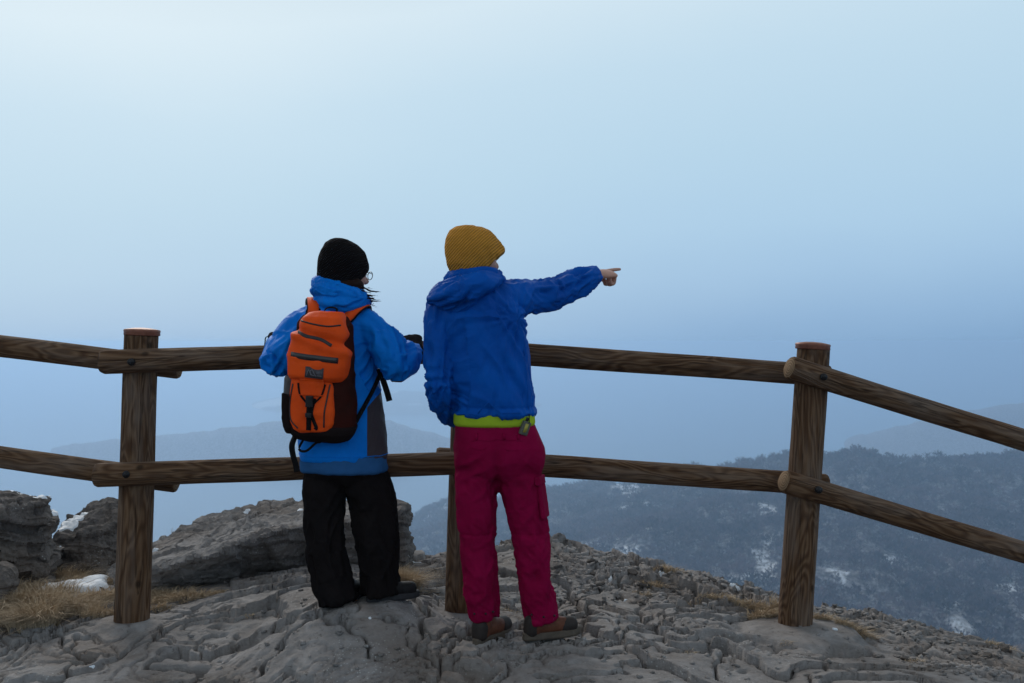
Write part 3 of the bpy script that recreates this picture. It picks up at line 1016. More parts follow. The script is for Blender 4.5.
# a slim trunk triangle pair
trunk = np.array([(-.02, 0, -.1), (.02, 0, -.1), (0, 0, .7), (0, -.02, -.1), (0, .02, -.1), (0, 0, .7)])
templ = [np.concatenate([q, trunk]) for q in templ]
TM = np.array(templ)
kind = RNG.integers(0, 7, N); kind = np.where(RNG.random(N) < .06, 7, kind)
H = RNG.uniform(8, 18, N); W = H * RNG.uniform(.75, 1.15, N)
ang = RNG.uniform(0, 6.28, N)
P = TM[kind]
c, s = np.cos(ang)[:, None], np.sin(ang)[:, None]
PX = (P[:, :, 0] * c - P[:, :, 1] * s) * W[:, None] + x[:, None]
PY = (P[:, :, 0] * s + P[:, :, 1] * c) * W[:, None] + y[:, None]
PZ = P[:, :, 2] * H[:, None] + z[:, None]
VV = np.stack([PX, PY, PZ], -1).reshape(-1, 3)
fc = np.arange(len(VV)).reshape(-1, 3)
t = NT('winter_branches')
gi = t.n('ShaderNodeAttribute', attribute_name='tone')
MTREE = t.fin(t.mix(gi.outputs['Fac'], (.020, .015, .018), (.16, .112, .125)), .95, None, .05)
o = mesh_obj('winter_forest', VV, fc, MTREE, smooth=False)
tone = np.clip(RNG.uniform(0, 1, N) * .75 + .25 * (fbm(x / 60., y / 90., 0, 3, 440) + .5) - .3 * (kind == 7), 0, 1)
al = o.data.attributes.new('tone', 'FLOAT', 'POINT'); al.data.foreach_set('value', np.repeat(tone, TM.shape[1]).astype(np.float32))
tag(o, 'bare winter woodland covering the ridge below', 'forest', kind='stuff')

# the air between here and the far shore
hz = Geo().box((0, 0, (-432 + 4.5) / 2), (57000, 57000, (432 + 4.5) / 2))
v, f = hz.all()
hm = bpy.data.materials.new('haze_air'); hm.use_nodes = True
nt = hm.node_tree; nt.nodes.clear()
ou = nt.nodes.new('ShaderNodeOutputMaterial'); pv = nt.nodes.new('ShaderNodeVolumePrincipled')
pv.inputs['Color'].default_value = (.53, .745, 1, 1)
pv.inputs['Density'].default_value = HAZE
pv.inputs['Anisotropy'].default_value = .5
nt.links.new(pv.outputs[0], ou.inputs['Volume'])
o = mesh_obj('haze', v, f, hm, smooth=False)
tag(o, 'pale blue mist over the lake and hills', 'haze', kind='stuff')
# ------------------------------------------------------------------ people
def unit(v):
    v = np.array(v, float); return v / np.linalg.norm(v)


def hand(g, wrist, d, n, s, curls, sc=1.0, fat=1.0, thumb=(.9, .5)):
    """wrist point, finger direction d, back-of-hand normal n, direction s towards the thumb side"""
    wrist = np.array(wrist, float); d, n = unit(d), unit(n); s = unit(np.array(s) - d * np.dot(s, d)); n = unit(n - d * np.dot(n, d) - s * np.dot(n, s))
    t = np.linspace(0, 2 * np.pi, 20, endpoint=False)
    R = []
    for u, hw, ht in ((-.035, .026, .021), (.0, .028, .020), (.03, .036, .018), (.065, .041, .016), (.088, .040, .013), (.097, .034, .008)):
        R.append(wrist + d * u * sc + np.outer(np.cos(t), s) * hw * sc * (fat * .5 + .5) + np.outer(np.sin(t), n) * ht * sc * fat)
    g.rings(R)
    for lat, ln, cu, base in ((.029, (.043, .026, .021), curls[0], .088), (.0095, (.047, .030, .022), curls[1], .092), (-.0105, (.043, .028, .021), curls[2], .089), (-.029, (.034, .020, .018), curls[3], .080)):
        p = wrist + (d * (base - .02) + s * lat) * sc; pts = [p, wrist + (d * base + s * lat) * sc]; a = 0
        for L, c in zip(ln, cu):
            a += math.radians(c)
            pts.append(pts[-1] + (d * math.cos(a) - n * math.sin(a)) * L * sc)
        r = .0088 * sc * fat
        g.limb(pts, [r * .95, r * 1.02, r * .95, r * .88, r * .74], 12, sub=3, up=s)
    b = wrist + (d * .015 + s * .022) * sc
    m1 = wrist + (d * .048 + s * .045 * thumb[0] - n * .018 * thumb[1]) * sc
    m2 = wrist + (d * .078 + s * .040 * thumb[0] - n * .040 * thumb[1]) * sc
    m3 = wrist + (d * .098 + s * .022 * thumb[0] - n * .050 * thumb[1]) * sc
    g.limb([b, m1, m2, m3], [.014 * sc * fat, .0115 * sc * fat, .0102 * sc * fat, .008 * sc * fat], 12, sub=3, up=n)


def head_frame(pos, yaw, pitch=0.0, roll=0.0):
    """columns: right, forward, up; yaw clockwise from +y"""
    M = Matrix.Rotation(-yaw, 3, 'Z') @ Matrix.Rotation(pitch, 3, 'X') @ Matrix.Rotation(roll, 3, 'Y')
    return np.array(pos, float), np.array(M)


def head(g, H, sc=1.0):
    o, M = H
    def E(c, r, **k):
        g.ell(o + M @ (np.array(c) * sc), np.array(r) * sc, M, **k)
    E((0, -.012, .155), (.074, .094, .078)); E((0, .02, .11), (.068, .078, .085)); E((0, .036, .07), (.054, .056, .062)); E((0, .066, .026), (.026, .024, .02))
    E((0, .05, .04), (.044, .04, .03))
    E((0, .076, .128), (.05, .018, .014)); E((-.03, .07, .088), (.02, .018, .018)); E((.03, .07, .088), (.02, .018, .018))
    E((0, .088, .053), (.020, .009, .0055)); E((0, .087, .043), (.017, .009, .006))
    for sx in (-1, 1):
        E((sx * .074, -.002, .105), (.009, .020, .031)); E((sx * .079, -.01, .118), (.008, .014, .016))
        E((sx * .010, .098, .083), (.008, .009, .007))
    g.limb([o + M @ (np.array(q) * sc) for q in ((0, .088, .126), (0, .103, .105), (0, .115, .088), (0, .104, .078))], [.008 * sc, .0085 * sc, .011 * sc, .008 * sc], 12)


def face_bits(H, parent, base, hair_col, sc=1.0):
    o, M = H
    for sx in (-1, 1):
        g = Geo(); g.ell(o + M @ (np.array((sx * .031, .078, .114)) * sc), np.array((.012, .012, .012)) * sc, M, 16, 10)
        v, f = g.all(); e = mesh_obj('eye', v, f, MEYE, parent, base)
        g = Geo(); g.ell(o + M @ (np.array((sx * .031, .088, .114)) * sc), np.array((.0055, .0032, .0055)) * sc, M, 12, 8)
        v, f = g.all(); mesh_obj('iris', v, f, MBOLT, e, (0, 0, 0)).location = (0, 0, 0)
        g = Geo(); g.limb([o + M @ (np.array(q) * sc) for q in ((sx * .014, .093, .132), (sx * .030, .092, .137), (sx * .048, .079, .132))], [.003, .0035, .002], 8)
        v, f = g.all(); mesh_obj('eyebrow', v, f, hair_col, parent, base)


def boot(name, heel, yaw, sc, mats, parent, base, high=.13):
    """upper with sole, toe cap; yaw clockwise from +y"""
    M = np.array(Matrix.Rotation(-yaw, 3, 'Z')); heel = np.array(heel, float)
    W = lambda q: heel + M @ (np.array(q, float) * sc)
    g = Geo()
    g.limb([W(q) for q in ((0, .03, .055), (0, .08, .06), (.004, .16, .052), (.006, .235, .044))], [.037 * sc, .041 * sc, .044 * sc, .034 * sc], 24, sub=4, up=M @ np.array((0., 0, 1)))
    g.limb([W(q) for q in ((0, .04, .05), (0, .05, .09), (0, .055, high))], [.040 * sc, .044 * sc, .042 * sc], 24, sub=4)
    g.limb([W(q) for q in ((0, .08, .10), (.003, .14, .075))], [.036 * sc, .030 * sc], 20)
    fl = folds([([W((0, .04, .04)), W((0, .04, .17))], [.001, .002])], 40, 3)
    up = solid('boot', g, mats[0], parent, base, .004, 5, fl)
    k = 44; t = np.linspace(0, 2 * np.pi, k, endpoint=False)
    def outline(off, z):
        P = []
        for a in t:
            c, s_ = math.cos(a), math.sin(a)
            y = .135 + (.150 + off) * s_
            half = np.interp(y, [-.02, .02, .09, .18, .24, .29], [.030, .036, .035, .047, .043, .024]) + off
            x = half * np.sign(c) * abs(c) ** .55 + .008 * sst(.05, .25, y)
            P.append(W((x, y, z)))
        return np.array(P)
    s = Geo().rings([outline(-.004, -.002), outline(.001, .0), outline(.002, .012), outline(-.001, .016), outline(.001, .026), outline(-.004, .034)])
    v, f = s.all(); mesh_obj('sole', v, f, mats[1], up)
    bpy.data.objects[up.name].children
    up.children[0].data.transform(Matrix.Translation(Vector(-np.array(base))))
    # rubber bumper round the toe and a darker heel counter
    for nm, pts, rad in (('toe_cap', ((.004, .190, .046), (.006, .232, .048)), (.047, .0425)), ('heel_counter', ((0, .026, .045), (0, .034, .085)), (.0405, .0425))):
        g = Geo().limb([W(q) for q in pts], [r * sc for r in rad], 24, up=M @ np.array((0., 0, 1)), flat=.92)
        solid(nm, g, mats[2], up, base, .005, 2)
    # laces
    g = Geo()
    for i in range(4):
        yy = .085 + .02 * i; zz = .122 - .018 * i
        g.limb([W((-.02, yy - .004, zz - .01)), W((0, yy, zz)), W((.02, yy + .004, zz - .01))], [.0022] * 3, 8, sub=3)
    v, f = g.all(); mesh_obj('laces', v, f, MBLK, up, base)
    return up


t = NT('eye'); MEYE = t.fin((.75, .73, .70), .15, None, .5)
MBLK = mat_fabric('black_webbing', (.012, .011, .012), weave=500)
MHAIR = mat_plain('dark_brown_hair', (.016, .006, .004), .7, .1, 0, 200)
MHAIR2 = mat_plain('brown_hair', (.05, .028, .018), .5, .4, 0, 200)

# ---------------- person pointing (deep blue jacket)
MB = np.array(at(505, 640, 4.27)); MB[2] = gh(MB[0], 4.27)
man = empty('person', MB, 'person in deep blue jacket, mustard knit cap and maroon trousers pointing with an outstretched arm', 'person')
k = 4.25 / F


def mx_(px): return (px - CX) * k
def mz_(py): return CAMZ - (py - CY) * k


HM = head_frame((-.160, 4.275, 1.543), math.radians(52), math.radians(-2))
Lsh, Lel, Lwr = (-.300, 4.26, 1.440), (-.306, 4.20, 1.125), (-.258, 4.39, .965)
Rsh, Rel, Rwr = (-.035, 4.28, 1.475), at(555, 292, 4.47), at(596.5, 274.5, 4.60)
pd = unit(np.array(at(627, 272.0, 4.75)) - Rwr)
body = Geo()
body.stack([(.79, -.055, 4.25, .12, .08), (.83, -.058, 4.25, .16, .11), (.92, -.07, 4.25, .14, .10), (1.05, -.085, 4.25, .125, .095), (1.2, -.10, 4.25, .14, .10),
            (1.35, -.13, 4.26, .155, .105), (1.43, -.15, 4.26, .16, .09), (1.49, -.16, 4.26, .09, .07), (1.53, -.165, 4.265, .058, .058), (1.60, -.168, 4.27, .055, .058)], 36, 2.1)
LL = [(-.14, 4.25, .80), (-.148, 4.235, .62), (-.147, 4.25, .42), (-.130, 4.245, .25), (-.118, 4.26, .10)]
RL = [(.0, 4.25, .80), (.055, 4.26, .62), (.082, 4.24, .42), (.108, 4.24, .25), (.128, 4.245, .10)]
body.limb(LL, [.075, .066, .052, .045, .035], 20); body.limb(RL, [.075, .066, .052, .045, .035], 20)
body.limb([(-.23, 4.26, 1.43), Lsh, Lel, Lwr], [.045, .045, .031, .024], 18); body.limb([(-.12, 4.27, 1.45), Rsh, Rel, Rwr], [.05, .052, .038, .028], 18)
head(body, HM)
for q in ((-.118, 4.26, .06), (.128, 4.245, .06)):
    body.limb([q, (q[0] + .05, q[1] + .08, q[2] - .01)], [.03, .026], 16)
hand(body, Rwr, pd, (.30, -.28, .90), (-.7, .65, .35), [(-4, 2, 3), (70, 100, 68), (76, 102, 68), (80, 102, 68)], 1.14, .95, (.5, .9))
hand(body, Lwr, (.55, .45, -.55), (-.5, .8, .2), (.5, .3, .8), [(25, 30, 20)] * 4, .9, .9, (.6, .3))
mb = solid('body', body, MSKIN, man, MB, .0034, 2)
face_bits(HM, man, MB, MHAIR2)

# maroon trousers
g = Geo()
g.stack([(.985, mx_(494), 4.255, .150, .115), (.95, mx_(495), 4.255, .168, .125), (.90, mx_(497), 4.252, .180, .135), (.85, mx_(498.5), 4.25, .192, .142), (.79, mx_(499), 4.25, .192, .135), (.745, mx_(499), 4.25, .175, .11), (.715, mx_(499), 4.25, .10, .085)], 44, 2.2)
lt = [(-.135, 4.25, .80), (-.146, 4.245, .71), (-.147, 4.235, .60), (-.143, 4.25, .44), (-.142, 4.245, .38), (-.131, 4.24, .25), (-.118, 4.25, .125)]
rt = [(-.008, 4.25, .80), (.030, 4.25, .71), (.056, 4.255, .60), (.080, 4.24, .44), (.086, 4.24, .38), (.106, 4.24, .25), (.126, 4.245, .115)]
g.limb(lt, [.093, .092, .084, .075, .073, .070, .069], 28, cap=False); g.limb(rt, [.093, .096, .088, .075, .073, .071, .069], 28, cap=False)
fl = folds([(lt, [.003, .007, .006, .011, .011, .009, .009]), (rt, [.003, .007, .006, .011, .011, .009, .009])], 14, 5)


def tr_disp(co, no):
    d = fl(co, no)
    z = co[:, 2]
    d -= no * (.004 * np.exp(-((z - .487) / .006) ** 2) * (np.abs(co[:, 0]) < 9))[:, None]      # knee seam
    # seat creases
    cx = mx_(497)
    m = np.exp(-((z - .76) / .07) ** 2) * (no[:, 1] < 0)
    d += no * (m * .008 * (1 - 2 * np.abs(vn((co[:, 0] - cx) * 9, 0 * z, (z + .5 * np.abs(co[:, 0] - cx)) * 17, 77))))[:, None]
    c = np.exp(-((co[:, 0] - cx) / .016) ** 2) * sst(.9, .76, z) * (no[:, 1] < 0)
    return d - no * (.014 * c)[:, None]


MTRO = mat_fabric('maroon_trouser_cloth', (.25, .004, .044), (.19, .003, .032), .7, 500)
tro = solid('trousers', g, MTRO, man, MB, .0062, 3, tr_disp)
TBV = None


def bvh_of(ob):
    L = Vector(MB if ob.parent is man else WB)
    return BVHTree.FromPolygons([v.co + L for v in ob.data.vertices], [tuple(p.vertices) for p in ob.data.polygons])


def onto(bv, p, off=.005, dirv=None):
    r = bv.find_nearest(Vector(p))
    return np.array(r[0] + r[1] * off)


tb = bvh_of(tro)
# cargo pocket with flap on the right thigh, seams and belt loops
for nm, c0, hh in (('cargo_pocket', (.18, 4.21, .645), (.010, .050, .080)), ('pocket_flap', (.18, 4.21, .712), (.013, .053, .020))):
    pc = onto(tb, c0, -.005); gg = Geo().box(pc, hh, np.array(Matrix.Rotation(math.radians(-14), 3, 'Z') @ Matrix.Rotation(math.radians(-8), 3, 'Y')))
    solid(nm, gg, MTRO, tro, MB, .005, 6)
for xx in (-.17, -.02, .06):
    gg = Geo()
    gg.ribbon([onto(tb, (xx, 4.05, .94), .003), onto(tb, (xx, 4.05, .91), .003)], .010, .004, (1, 0, 0), 1)
    v, f = gg.all(); mesh_obj('belt_loop', v, f, MTRO, tro, MB)
for a_, z_ in (((-.118, 4.25), .155), ((.122, 4.245), .15)):
    for th in (-2.2, -1.5, -.8):
        gg = Geo(); gg.ell(onto(tb, (a_[0] + .12 * math.cos(th), a_[1] + .12 * math.sin(th), z_), .001), (.005, .005, .005), None, 10, 6)
        v, f = gg.all(); mesh_obj('hem_snap', v, f, MBOLT, tro, MB)

# stitched seams along the back of the trousers
def seam(name, bv, P, r, mat, parent, base):
    gg = Geo(); Q = [onto(bv, p, .0006) for p in P]
    gg.limb(Q, [r] * len(Q), 6, sub=1, cap=False)
    v, f = gg.all(); return mesh_obj(name, v, f, mat, parent, base)


seam('waist_seam', tb, [(x, 4.05, .905) for x in np.linspace(-.22, .09, 30)], .0016, MTRO, tro, MB)
for x0, x1 in ((-.205, -.115), (-.025, .065)):
    seam('back_pocket_seam', tb, [(x0 * (1 - u) + x1 * u, 4.05, .868 - .012 * math.sin(u * math.pi)) for u in np.linspace(0, 1, 14)], .0019, MTRO, tro, MB)
# lime layer showing under the jacket
g = Geo().stack([(.942, mx_(494.5), 4.255, .168, .130), (.952, mx_(494.5), 4.255, .175, .137), (.992, mx_(494), 4.255, .172, .134), (1.0, mx_(493), 4.255, .15, .11)], 44, 2.2)
MLIME = mat_fabric('lime_shirt', (.36, .50, .03), rough=.8)
solid('shirt', g, MLIME, man, MB, .006, 2, folds([([(-.078, 4.255, .9), (-.078, 4.255, 1.1)], [.001, .001])], 20, 9))

# deep blue jacket
g = Geo()
tors = [(.986, mx_(494), 4.255, .176, .138), (.998, mx_(494), 4.255, .180, .142), (1.014, mx_(494), 4.255, .172, .134), (1.05, mx_(492.5), 4.255, .176, .138), (1.178, mx_(489), 4.255, .170, .135), (1.306, mx_(484), 4.26, .180, .138),
        (1.40, mx_(481), 4.26, .188, .135), (1.460, mx_(477), 4.26, .178, .118), (1.505, mx_(474), 4.262, .145, .10), (1.545, mx_(473), 4.265, .10, .085), (1.575, mx_(474), 4.268, .082, .08), (1.592, mx_(474.5), 4.27, .074, .076)]
g.stack(tors, 48, 2.2)
la = [(-.26, 4.26, 1.43), Lsh, (-.308, 4.22, 1.30), Lel, (-.292, 4.27, 1.04), Lwr]
ra = [(-.13, 4.27, 1.44), Rsh, (np.array(Rsh) * .45 + np.array(Rel) * .55), Rel, (np.array(Rel) * .4 + np.array(Rwr) * .6), np.array(Rwr) - unit(np.array(Rwr) - Rel) * .004]
g.limb(la, [.07, .066, .060, .062, .057, .046], 28, cap=False); g.limb(ra, [.078, .079, .071, .066, .059, .043], 28, cap=False)
f1_ = folds([(la, [.002, .007, .009, .015, .013, .008]), (ra[1:], [.005, .011, .014, .015, .009]), ([(-.075, 4.255, .96), (-.09, 4.255, 1.15), (-.13, 4.26, 1.45)], [.012, .010, .006])], 12, 12, sharp=.9, skew=.2)


def jk(co, no):
    x, y, z = co.T
    d = f1_(co, no)
    m = (x > -.28) & (x < .09)
    # drag lines from the right armpit across the back
    ax = x - .02; az = z - 1.40; r = np.hypot(ax, az); a = np.arctan2(az, -ax)
    d += no * (m * .011 * np.exp(-r / .24) * vn(a * 7, r * 3, 0, 31))[:, None]
    # waist drawcord pull and yoke seam
    d -= no * (m * .003 * np.exp(-((z - 1.425 - .15 * np.abs(x + .12)) / .005) ** 2))[:, None]
    d -= no * (m * .004 * np.exp(-((z - 1.022) / .006) ** 2))[:, None]
    return d


MJ = mat_fabric('deep_blue_shell', (.001, .090, .42), (.001, .062, .32), .5, 500, .4)
jac = solid('jacket', g, MJ, man, MB, .0062, 3, jk)
jb0 = bvh_of(jac)
seam('yoke_seam', jb0, [(x, 4.0, 1.40 + .10 * abs(x + .12)) for x in np.linspace(-.27, .03, 34)], .0015, MJ, jac, MB)
seam('side_seam', jb0, [(.075 - .012 * math.sin(u * 3), 4.17, 1.02 + .30 * u) for u in np.linspace(0, 1, 30)], .0015, MJ, jac, MB)
seam('hem_seam', jb0, [(x, 4.0, 1.025) for x in np.linspace(-.24, .09, 34)], .0015, MJ, jac, MB)
# bunched hood lying on the shoulders
g = Geo()
g.limb([(-.335, 4.20, 1.478), (-.29, 4.165, 1.50), (-.21, 4.14, 1.515), (-.12, 4.155, 1.55), (-.06, 4.20, 1.565)], [.030, .058, .072, .058, .030], 26, flat=.75, up=(0, -.6, 1))
g.limb([(-.25, 4.22, 1.56), (-.23, 4.19, 1.56), (-.165, 4.175, 1.572), (-.10, 4.19, 1.575), (-.068, 4.24, 1.575), (-.055, 4.30, 1.56)], [.032, .036, .036, .034, .030, .028], 22, up=(0, 0, 1))
g.ell((-.23, 4.165, 1.47), (.10, .052, .05))
hf = folds([([(-.36, 4.2, 1.48), (-.2, 4.15, 1.52), (-.05, 4.2, 1.56)], [.006, .011, .006])], 14, 41, skew=.3)
hood = solid('hood', g, MJ, man, MB, .0058, 3, hf)
# cuff
g = Geo(); wd = unit(np.array(Rwr) - Rel)
g.limb([np.array(Rwr) - wd * .035, np.array(Rwr) + wd * .0], [.0455, .042], 24, cap=False)
solid('cuff', g, MJ, jac, MB, .004, 2)
# drawcord toggles at the hem
jb = bvh_of(jac)
g = Geo(); g.ribbon([onto(jb, (.09, 4.15, 1.0), .003), onto(jb, (.10, 4.14, .985), .004) + np.array([0, -.004, -.004]), onto(jb, (.10, 4.13, .99), .004) + np.array([.01, -.008, -.035])], .004, .004, (1, 0, 0))
v, f = g.all(); mesh_obj('drawcord', v, f, MBLK, jac, MB)
# small clipped device
pc = onto(tb, (.07, 4.12, .95), .012)
cb = empty('clip_gadget', pc, 'small grey and yellow gadget clipped to the waistband of the maroon trousers', 'gadget')
Mr = np.array(Matrix.Rotation(math.radians(20), 3, 'Y') @ Matrix.Rotation(math.radians(35), 3, 'Z'))
g = Geo().box(pc, (.019, .009, .029), Mr); solid('case', g, mat_plain('grey_plastic', (.10, .10, .08), .5), cb, pc, .003, 3)
g = Geo().box(pc + Mr @ np.array((-.002, -.0095, .002)), (.008, .002, .019), Mr); v, f = g.all(); mesh_obj('stripe', v, f, mat_plain('yellow_plastic', (.35, .30, .05), .5), cb, pc)
g = Geo().box(pc + Mr @ np.array((0, .004, .034)), (.006, .003, .012), Mr); v, f = g.all(); mesh_obj('clip', v, f, MBOLT, cb, pc)

# mustard cap with short peak
MHAT = mat_knit('mustard_knit', (.66, .29, .045), 190, .8)
o_, M_ = HM
g = Geo()
W_ = lambda q: o_ + M_ @ np.array(q, float)
secs = []
t_ = np.linspace(0, 2 * np.pi, 44, endpoint=False)
for zz, cy_, rx, ry in ((.025, -.022, .060, .066), (.045, -.024, .078, .088), (.08, -.021, .096, .110), (.12, -.018, .106, .120), (.16, -.020, .107, .121), (.195, -.026, .099, .112), (.225, -.033, .080, .092), (.244, -.038, .052, .060), (.253, -.040, .018, .022)):
    secs.append(np.array([W_((rx * math.cos(a), cy_ + ry * math.sin(a), zz + (.062 * max(0, math.sin(a)) * (1 - (zz - .025) / .23)))) for a in t_]))
g.rings(secs)
g.limb([W_(q) for q in ((-.070, .060, .135), (-.035, .090, .152), (.0, .101, .160), (.035, .090, .152), (.070, .060, .135))], [.020, .034, .040, .034, .020], 18, flat=.8, up=M_ @ np.array((0, -.5, 1.)))
hd = folds([([W_((0, 0, .05)), W_((0, 0, .25))], [.002, .002])], 20, 50)
g.ell(W_((0, .062, .158)), (.080, .060, .060), M_)
cap = solid('knit_cap', g, MHAT, man, MB, .0045, 4, hd)
# short hair at the nape
g = Geo()
for sx in (-1, 1):
    g.limb([W_((sx * .05, -.07, .08)), W_((sx * .072, -.035, .085)), W_((sx * .074, .01, .10)), W_((sx * .070, .03, .115))], [.012, .012, .009, .006], 14)
g.limb([W_((-.05, -.075, .07)), W_((0, -.09, .065)), W_((.05, -.075, .07))], [.012, .014, .012], 14)
solid('hair', g, MHAIR2, man, MB, .004, 2, lambda co, no: no * (.002 * vn(co[:, 0] * 150, co[:, 1] * 150, co[:, 2] * 20))[:, None])
MBR = mat_plain('brown_boot_leather', (.12, .042, .022), .6, .2); MRB = mat_plain('boot_rubber', (.030, .022, .019), .6, .2); MSO = mat_plain('boot_sole', (.085, .065, .048), .75, .3)
lh = np.array((mx_(477), 4.19, 0)); rh = np.array((mx_(526), 4.205, 0))
yL, yR = math.radians(32), math.radians(64)


def place(h, yaw, sc):
    f_ = np.array((math.sin(yaw), math.cos(yaw))) * .14 * sc
    zz = ground_h([h[0], h[0] + f_[0], h[0] + 2 * f_[0]], [h[1], h[1] + f_[1], h[1] + 2 * f_[1]])
    h[2] = .25 * np.mean(zz) + .75 * max(zz)
    return h


boot('boot', place(lh, yL, .89), yL, .89, (MBR, MSO, MRB), man, MB, .11)
boot('boot', place(rh, yR, .90), yR, .90, (MBR, MSO, MRB), man, MB, .11)

# ---------------- person with the backpack (bright blue jacket)
WB = np.array(at(362, 606, 4.42)); WB[2] = gh(WB[0], 4.42)
wom = empty('person', WB, 'person in bright blue jacket and black knit hat leaning on the top rail', 'person')
kw = 4.42 / F


def wx_(px): return (px - CX) * kw
def wz_(py): return CAMZ - (py - CY) * kw


HW = head_frame((-.750, 4.475, 1.498), math.radians(50), math.radians(-4))
wLs, wLe, wLw = (-.935, 4.45, 1.375), at(279, 361, 4.32), at(277, 344, 4.50)
wRs, wRe, wRw = (-.675, 4.45, 1.375), at(396, 362, 4.34), at(415, 350, 4.49)
body = Geo()
body.stack([(.74, -.74, 4.44, .11, .07), (.77, -.745, 4.44, .155, .11), (.86, -.755, 4.44, .14, .10), (.98, -.765, 4.44, .12, .09), (1.12, -.785, 4.45, .135, .095), (1.28, -.80, 4.45, .15, .10),
            (1.36, -.805, 4.45, .15, .085), (1.43, -.79, 4.46, .085, .065), (1.47, -.77, 4.46, .05, .052), (1.55, -.757, 4.47, .048, .05)], 36, 2.1)
wl = [(-.82, 4.44, .72), (-.838, 4.44, .60), (-.830, 4.43, .42), (-.79, 4.42, .27), (-.765, 4.42, .16)]
wr = [(-.67, 4.44, .72), (-.637, 4.45, .60), (-.606, 4.45, .42), (-.598, 4.45, .28), (-.595, 4.46, .18)]
body.limb(wl, [.07, .062, .05, .042, .034], 20); body.limb(wr, [.07, .062, .05, .042, .034], 20)
body.limb([(-.87, 4.45, 1.38), wLs, wLe, wLw], [.045, .046, .034, .023], 18); body.limb([(-.74, 4.45, 1.38), wRs, wRe, wRw], [.045, .046, .034, .023], 18)
head(body, HW, .95)
for q in ((-.765, 4.42, .14), (-.595, 4.46, .16)):
    body.limb([q, (q[0] + .05, q[1] + .07, q[2] - .02)], [.028, .024], 16)
dL = unit((-.10, .75, .50)); dR = unit((-.22, .62, .58))
CUR = [(58, 42, 28), (60, 44, 30), (62, 45, 30), (64, 46, 30)]
hand(body, wLw, dL, (0, -.1, 1), (1, .1, 0), CUR, .85, .8, (.8, .6))
hand(body, wRw, dR, (.15, -.6, 1), (-.9, -.2, 0), CUR, .85, .8, (.8, .6))
solid('body', body, MSKIN, wom, WB, .0048, 3)
face_bits(HW, wom, WB, MHAIR, .95)
MGL = mat_fabric('dark_glove', (.022, .018, .018), rough=.8)
for (wp, dd, nn, ss, el) in ((wLw, dL, (0, -.1, 1), (1, .1, 0), wLe), (wRw, dR, (.15, -.6, 1), (-.9, -.2, 0), wRe)):
    g = Geo(); hand(g, wp, dd, nn, ss, CUR, .97, 1.4, (.8, .6))
    bk = unit(np.array(wp) - el)
    g.limb([np.array(wp) - bk * .05, np.array(wp), np.array(wp) + unit(dd) * .02], [.044, .037, .034], 22, cap=False)
    gl = solid('glove', g, MGL, wom, WB, .004, 3, folds([([np.array(wp) - bk * .08, np.array(wp) + unit(dd) * .15], [.002, .002])], 50, 6))
g = Geo(); wq = np.array(wLw)
g.ribbon([wq + np.array(q) for q in ((-.02, -.02, .035), (-.045, -.02, .03), (-.05, -.02, .0), (-.055, -.03, -.045))], .010, .003, (0, 1, 0))
v, f = g.all(); mesh_obj('glove_strap', v, f, MBLK, wom, WB)

# black trousers
g = Geo()
g.stack([(.80, -.752, 4.445, .165, .12), (.76, -.75, 4.44, .178, .13), (.72, -.745, 4.44, .182, .13), (.69, -.742, 4.44, .165, .105), (.665, -.742, 4.44, .09, .08)], 44, 2.2)
lt = [(-.825, 4.44, .72), (-.838, 4.44, .64), (-.840, 4.44, .56), (-.832, 4.42, .42), (-.826, 4.42, .36), (-.795, 4.42, .25), (-.766, 4.40, .145)]
rt = [(-.665, 4.44, .72), (-.640, 4.45, .64), (-.625, 4.46, .56), (-.608, 4.44, .42), (-.603, 4.44, .36), (-.598, 4.45, .27), (-.594, 4.45, .175)]
g.limb(lt, [.095, .094, .085, .077, .077, .084, .084], 28, cap=False); g.limb(rt, [.098, .102, .098, .087, .085, .086, .088], 28, cap=False)
MBT = mat_fabric('black_trouser_cloth', (.013, .010, .010), (.009, .0075, .008), .8, 500, .15)
wt = solid('trousers', g, MBT, wom, WB, .0065, 3, folds([(lt, [.004, .008, .010, .014, .014, .012, .013]), (rt, [.004, .008, .010, .015, .014, .012, .013])], 11, 22, skew=.1))
# duller blue layer under the hem
g = Geo().stack([(.722, wx_(344), 4.445, .186, .140), (.73, wx_(344), 4.445, .194, .149), (.78, wx_(343), 4.445, .190, .144), (.83, wx_(342), 4.445, .182, .136)], 44, 2.2)
MDB = mat_fabric('dull_blue_layer', (.030, .11, .27), rough=.8)
solid('under_jacket', g, MDB, wom, WB, .006, 2, folds([([(-.75, 4.445, .7), (-.75, 4.445, .86)], [.004, .004])], 14, 25))

# bright blue shell with grey-brown side panel
g = Geo()
tors = [(.775, wx_(342.5), 4.445, .189, .146), (.79, wx_(342.5), 4.445, .193, .150), (.907, wx_(341), 4.445, .190, .148), (1.04, wx_(338.5), 4.445, .188, .145), (1.173, wx_(335), 4.45, .184, .142), (1.307, wx_(331.5), 4.45, .182, .138),
        (1.375, wx_(330.5), 4.45, .178, .125), (1.43, wx_(331), 4.455, .150, .105), (1.468, wx_(334), 4.458, .112, .09), (1.50, wx_(338), 4.462, .095, .085), (1.53, wx_(339), 4.466, .09, .084)]
g.stack(tors, 48, 2.2)
la = [(-.87, 4.45, 1.37), wLs, (np.array(wLs) * .5 + np.array(wLe) * .5) + (-.012, -.01, 0), wLe, (np.array(wLe) * .45 + np.array(wLw) * .55), wLw]
ra = [(-.74, 4.45, 1.37), wRs, (np.array(wRs) * .5 + np.array(wRe) * .5) + (.02, -.01, .01), wRe, (np.array(wRe) * .45 + np.array(wRw) * .55), np.array(wRw) - unit(np.array(wRw) - wRe) * .015]
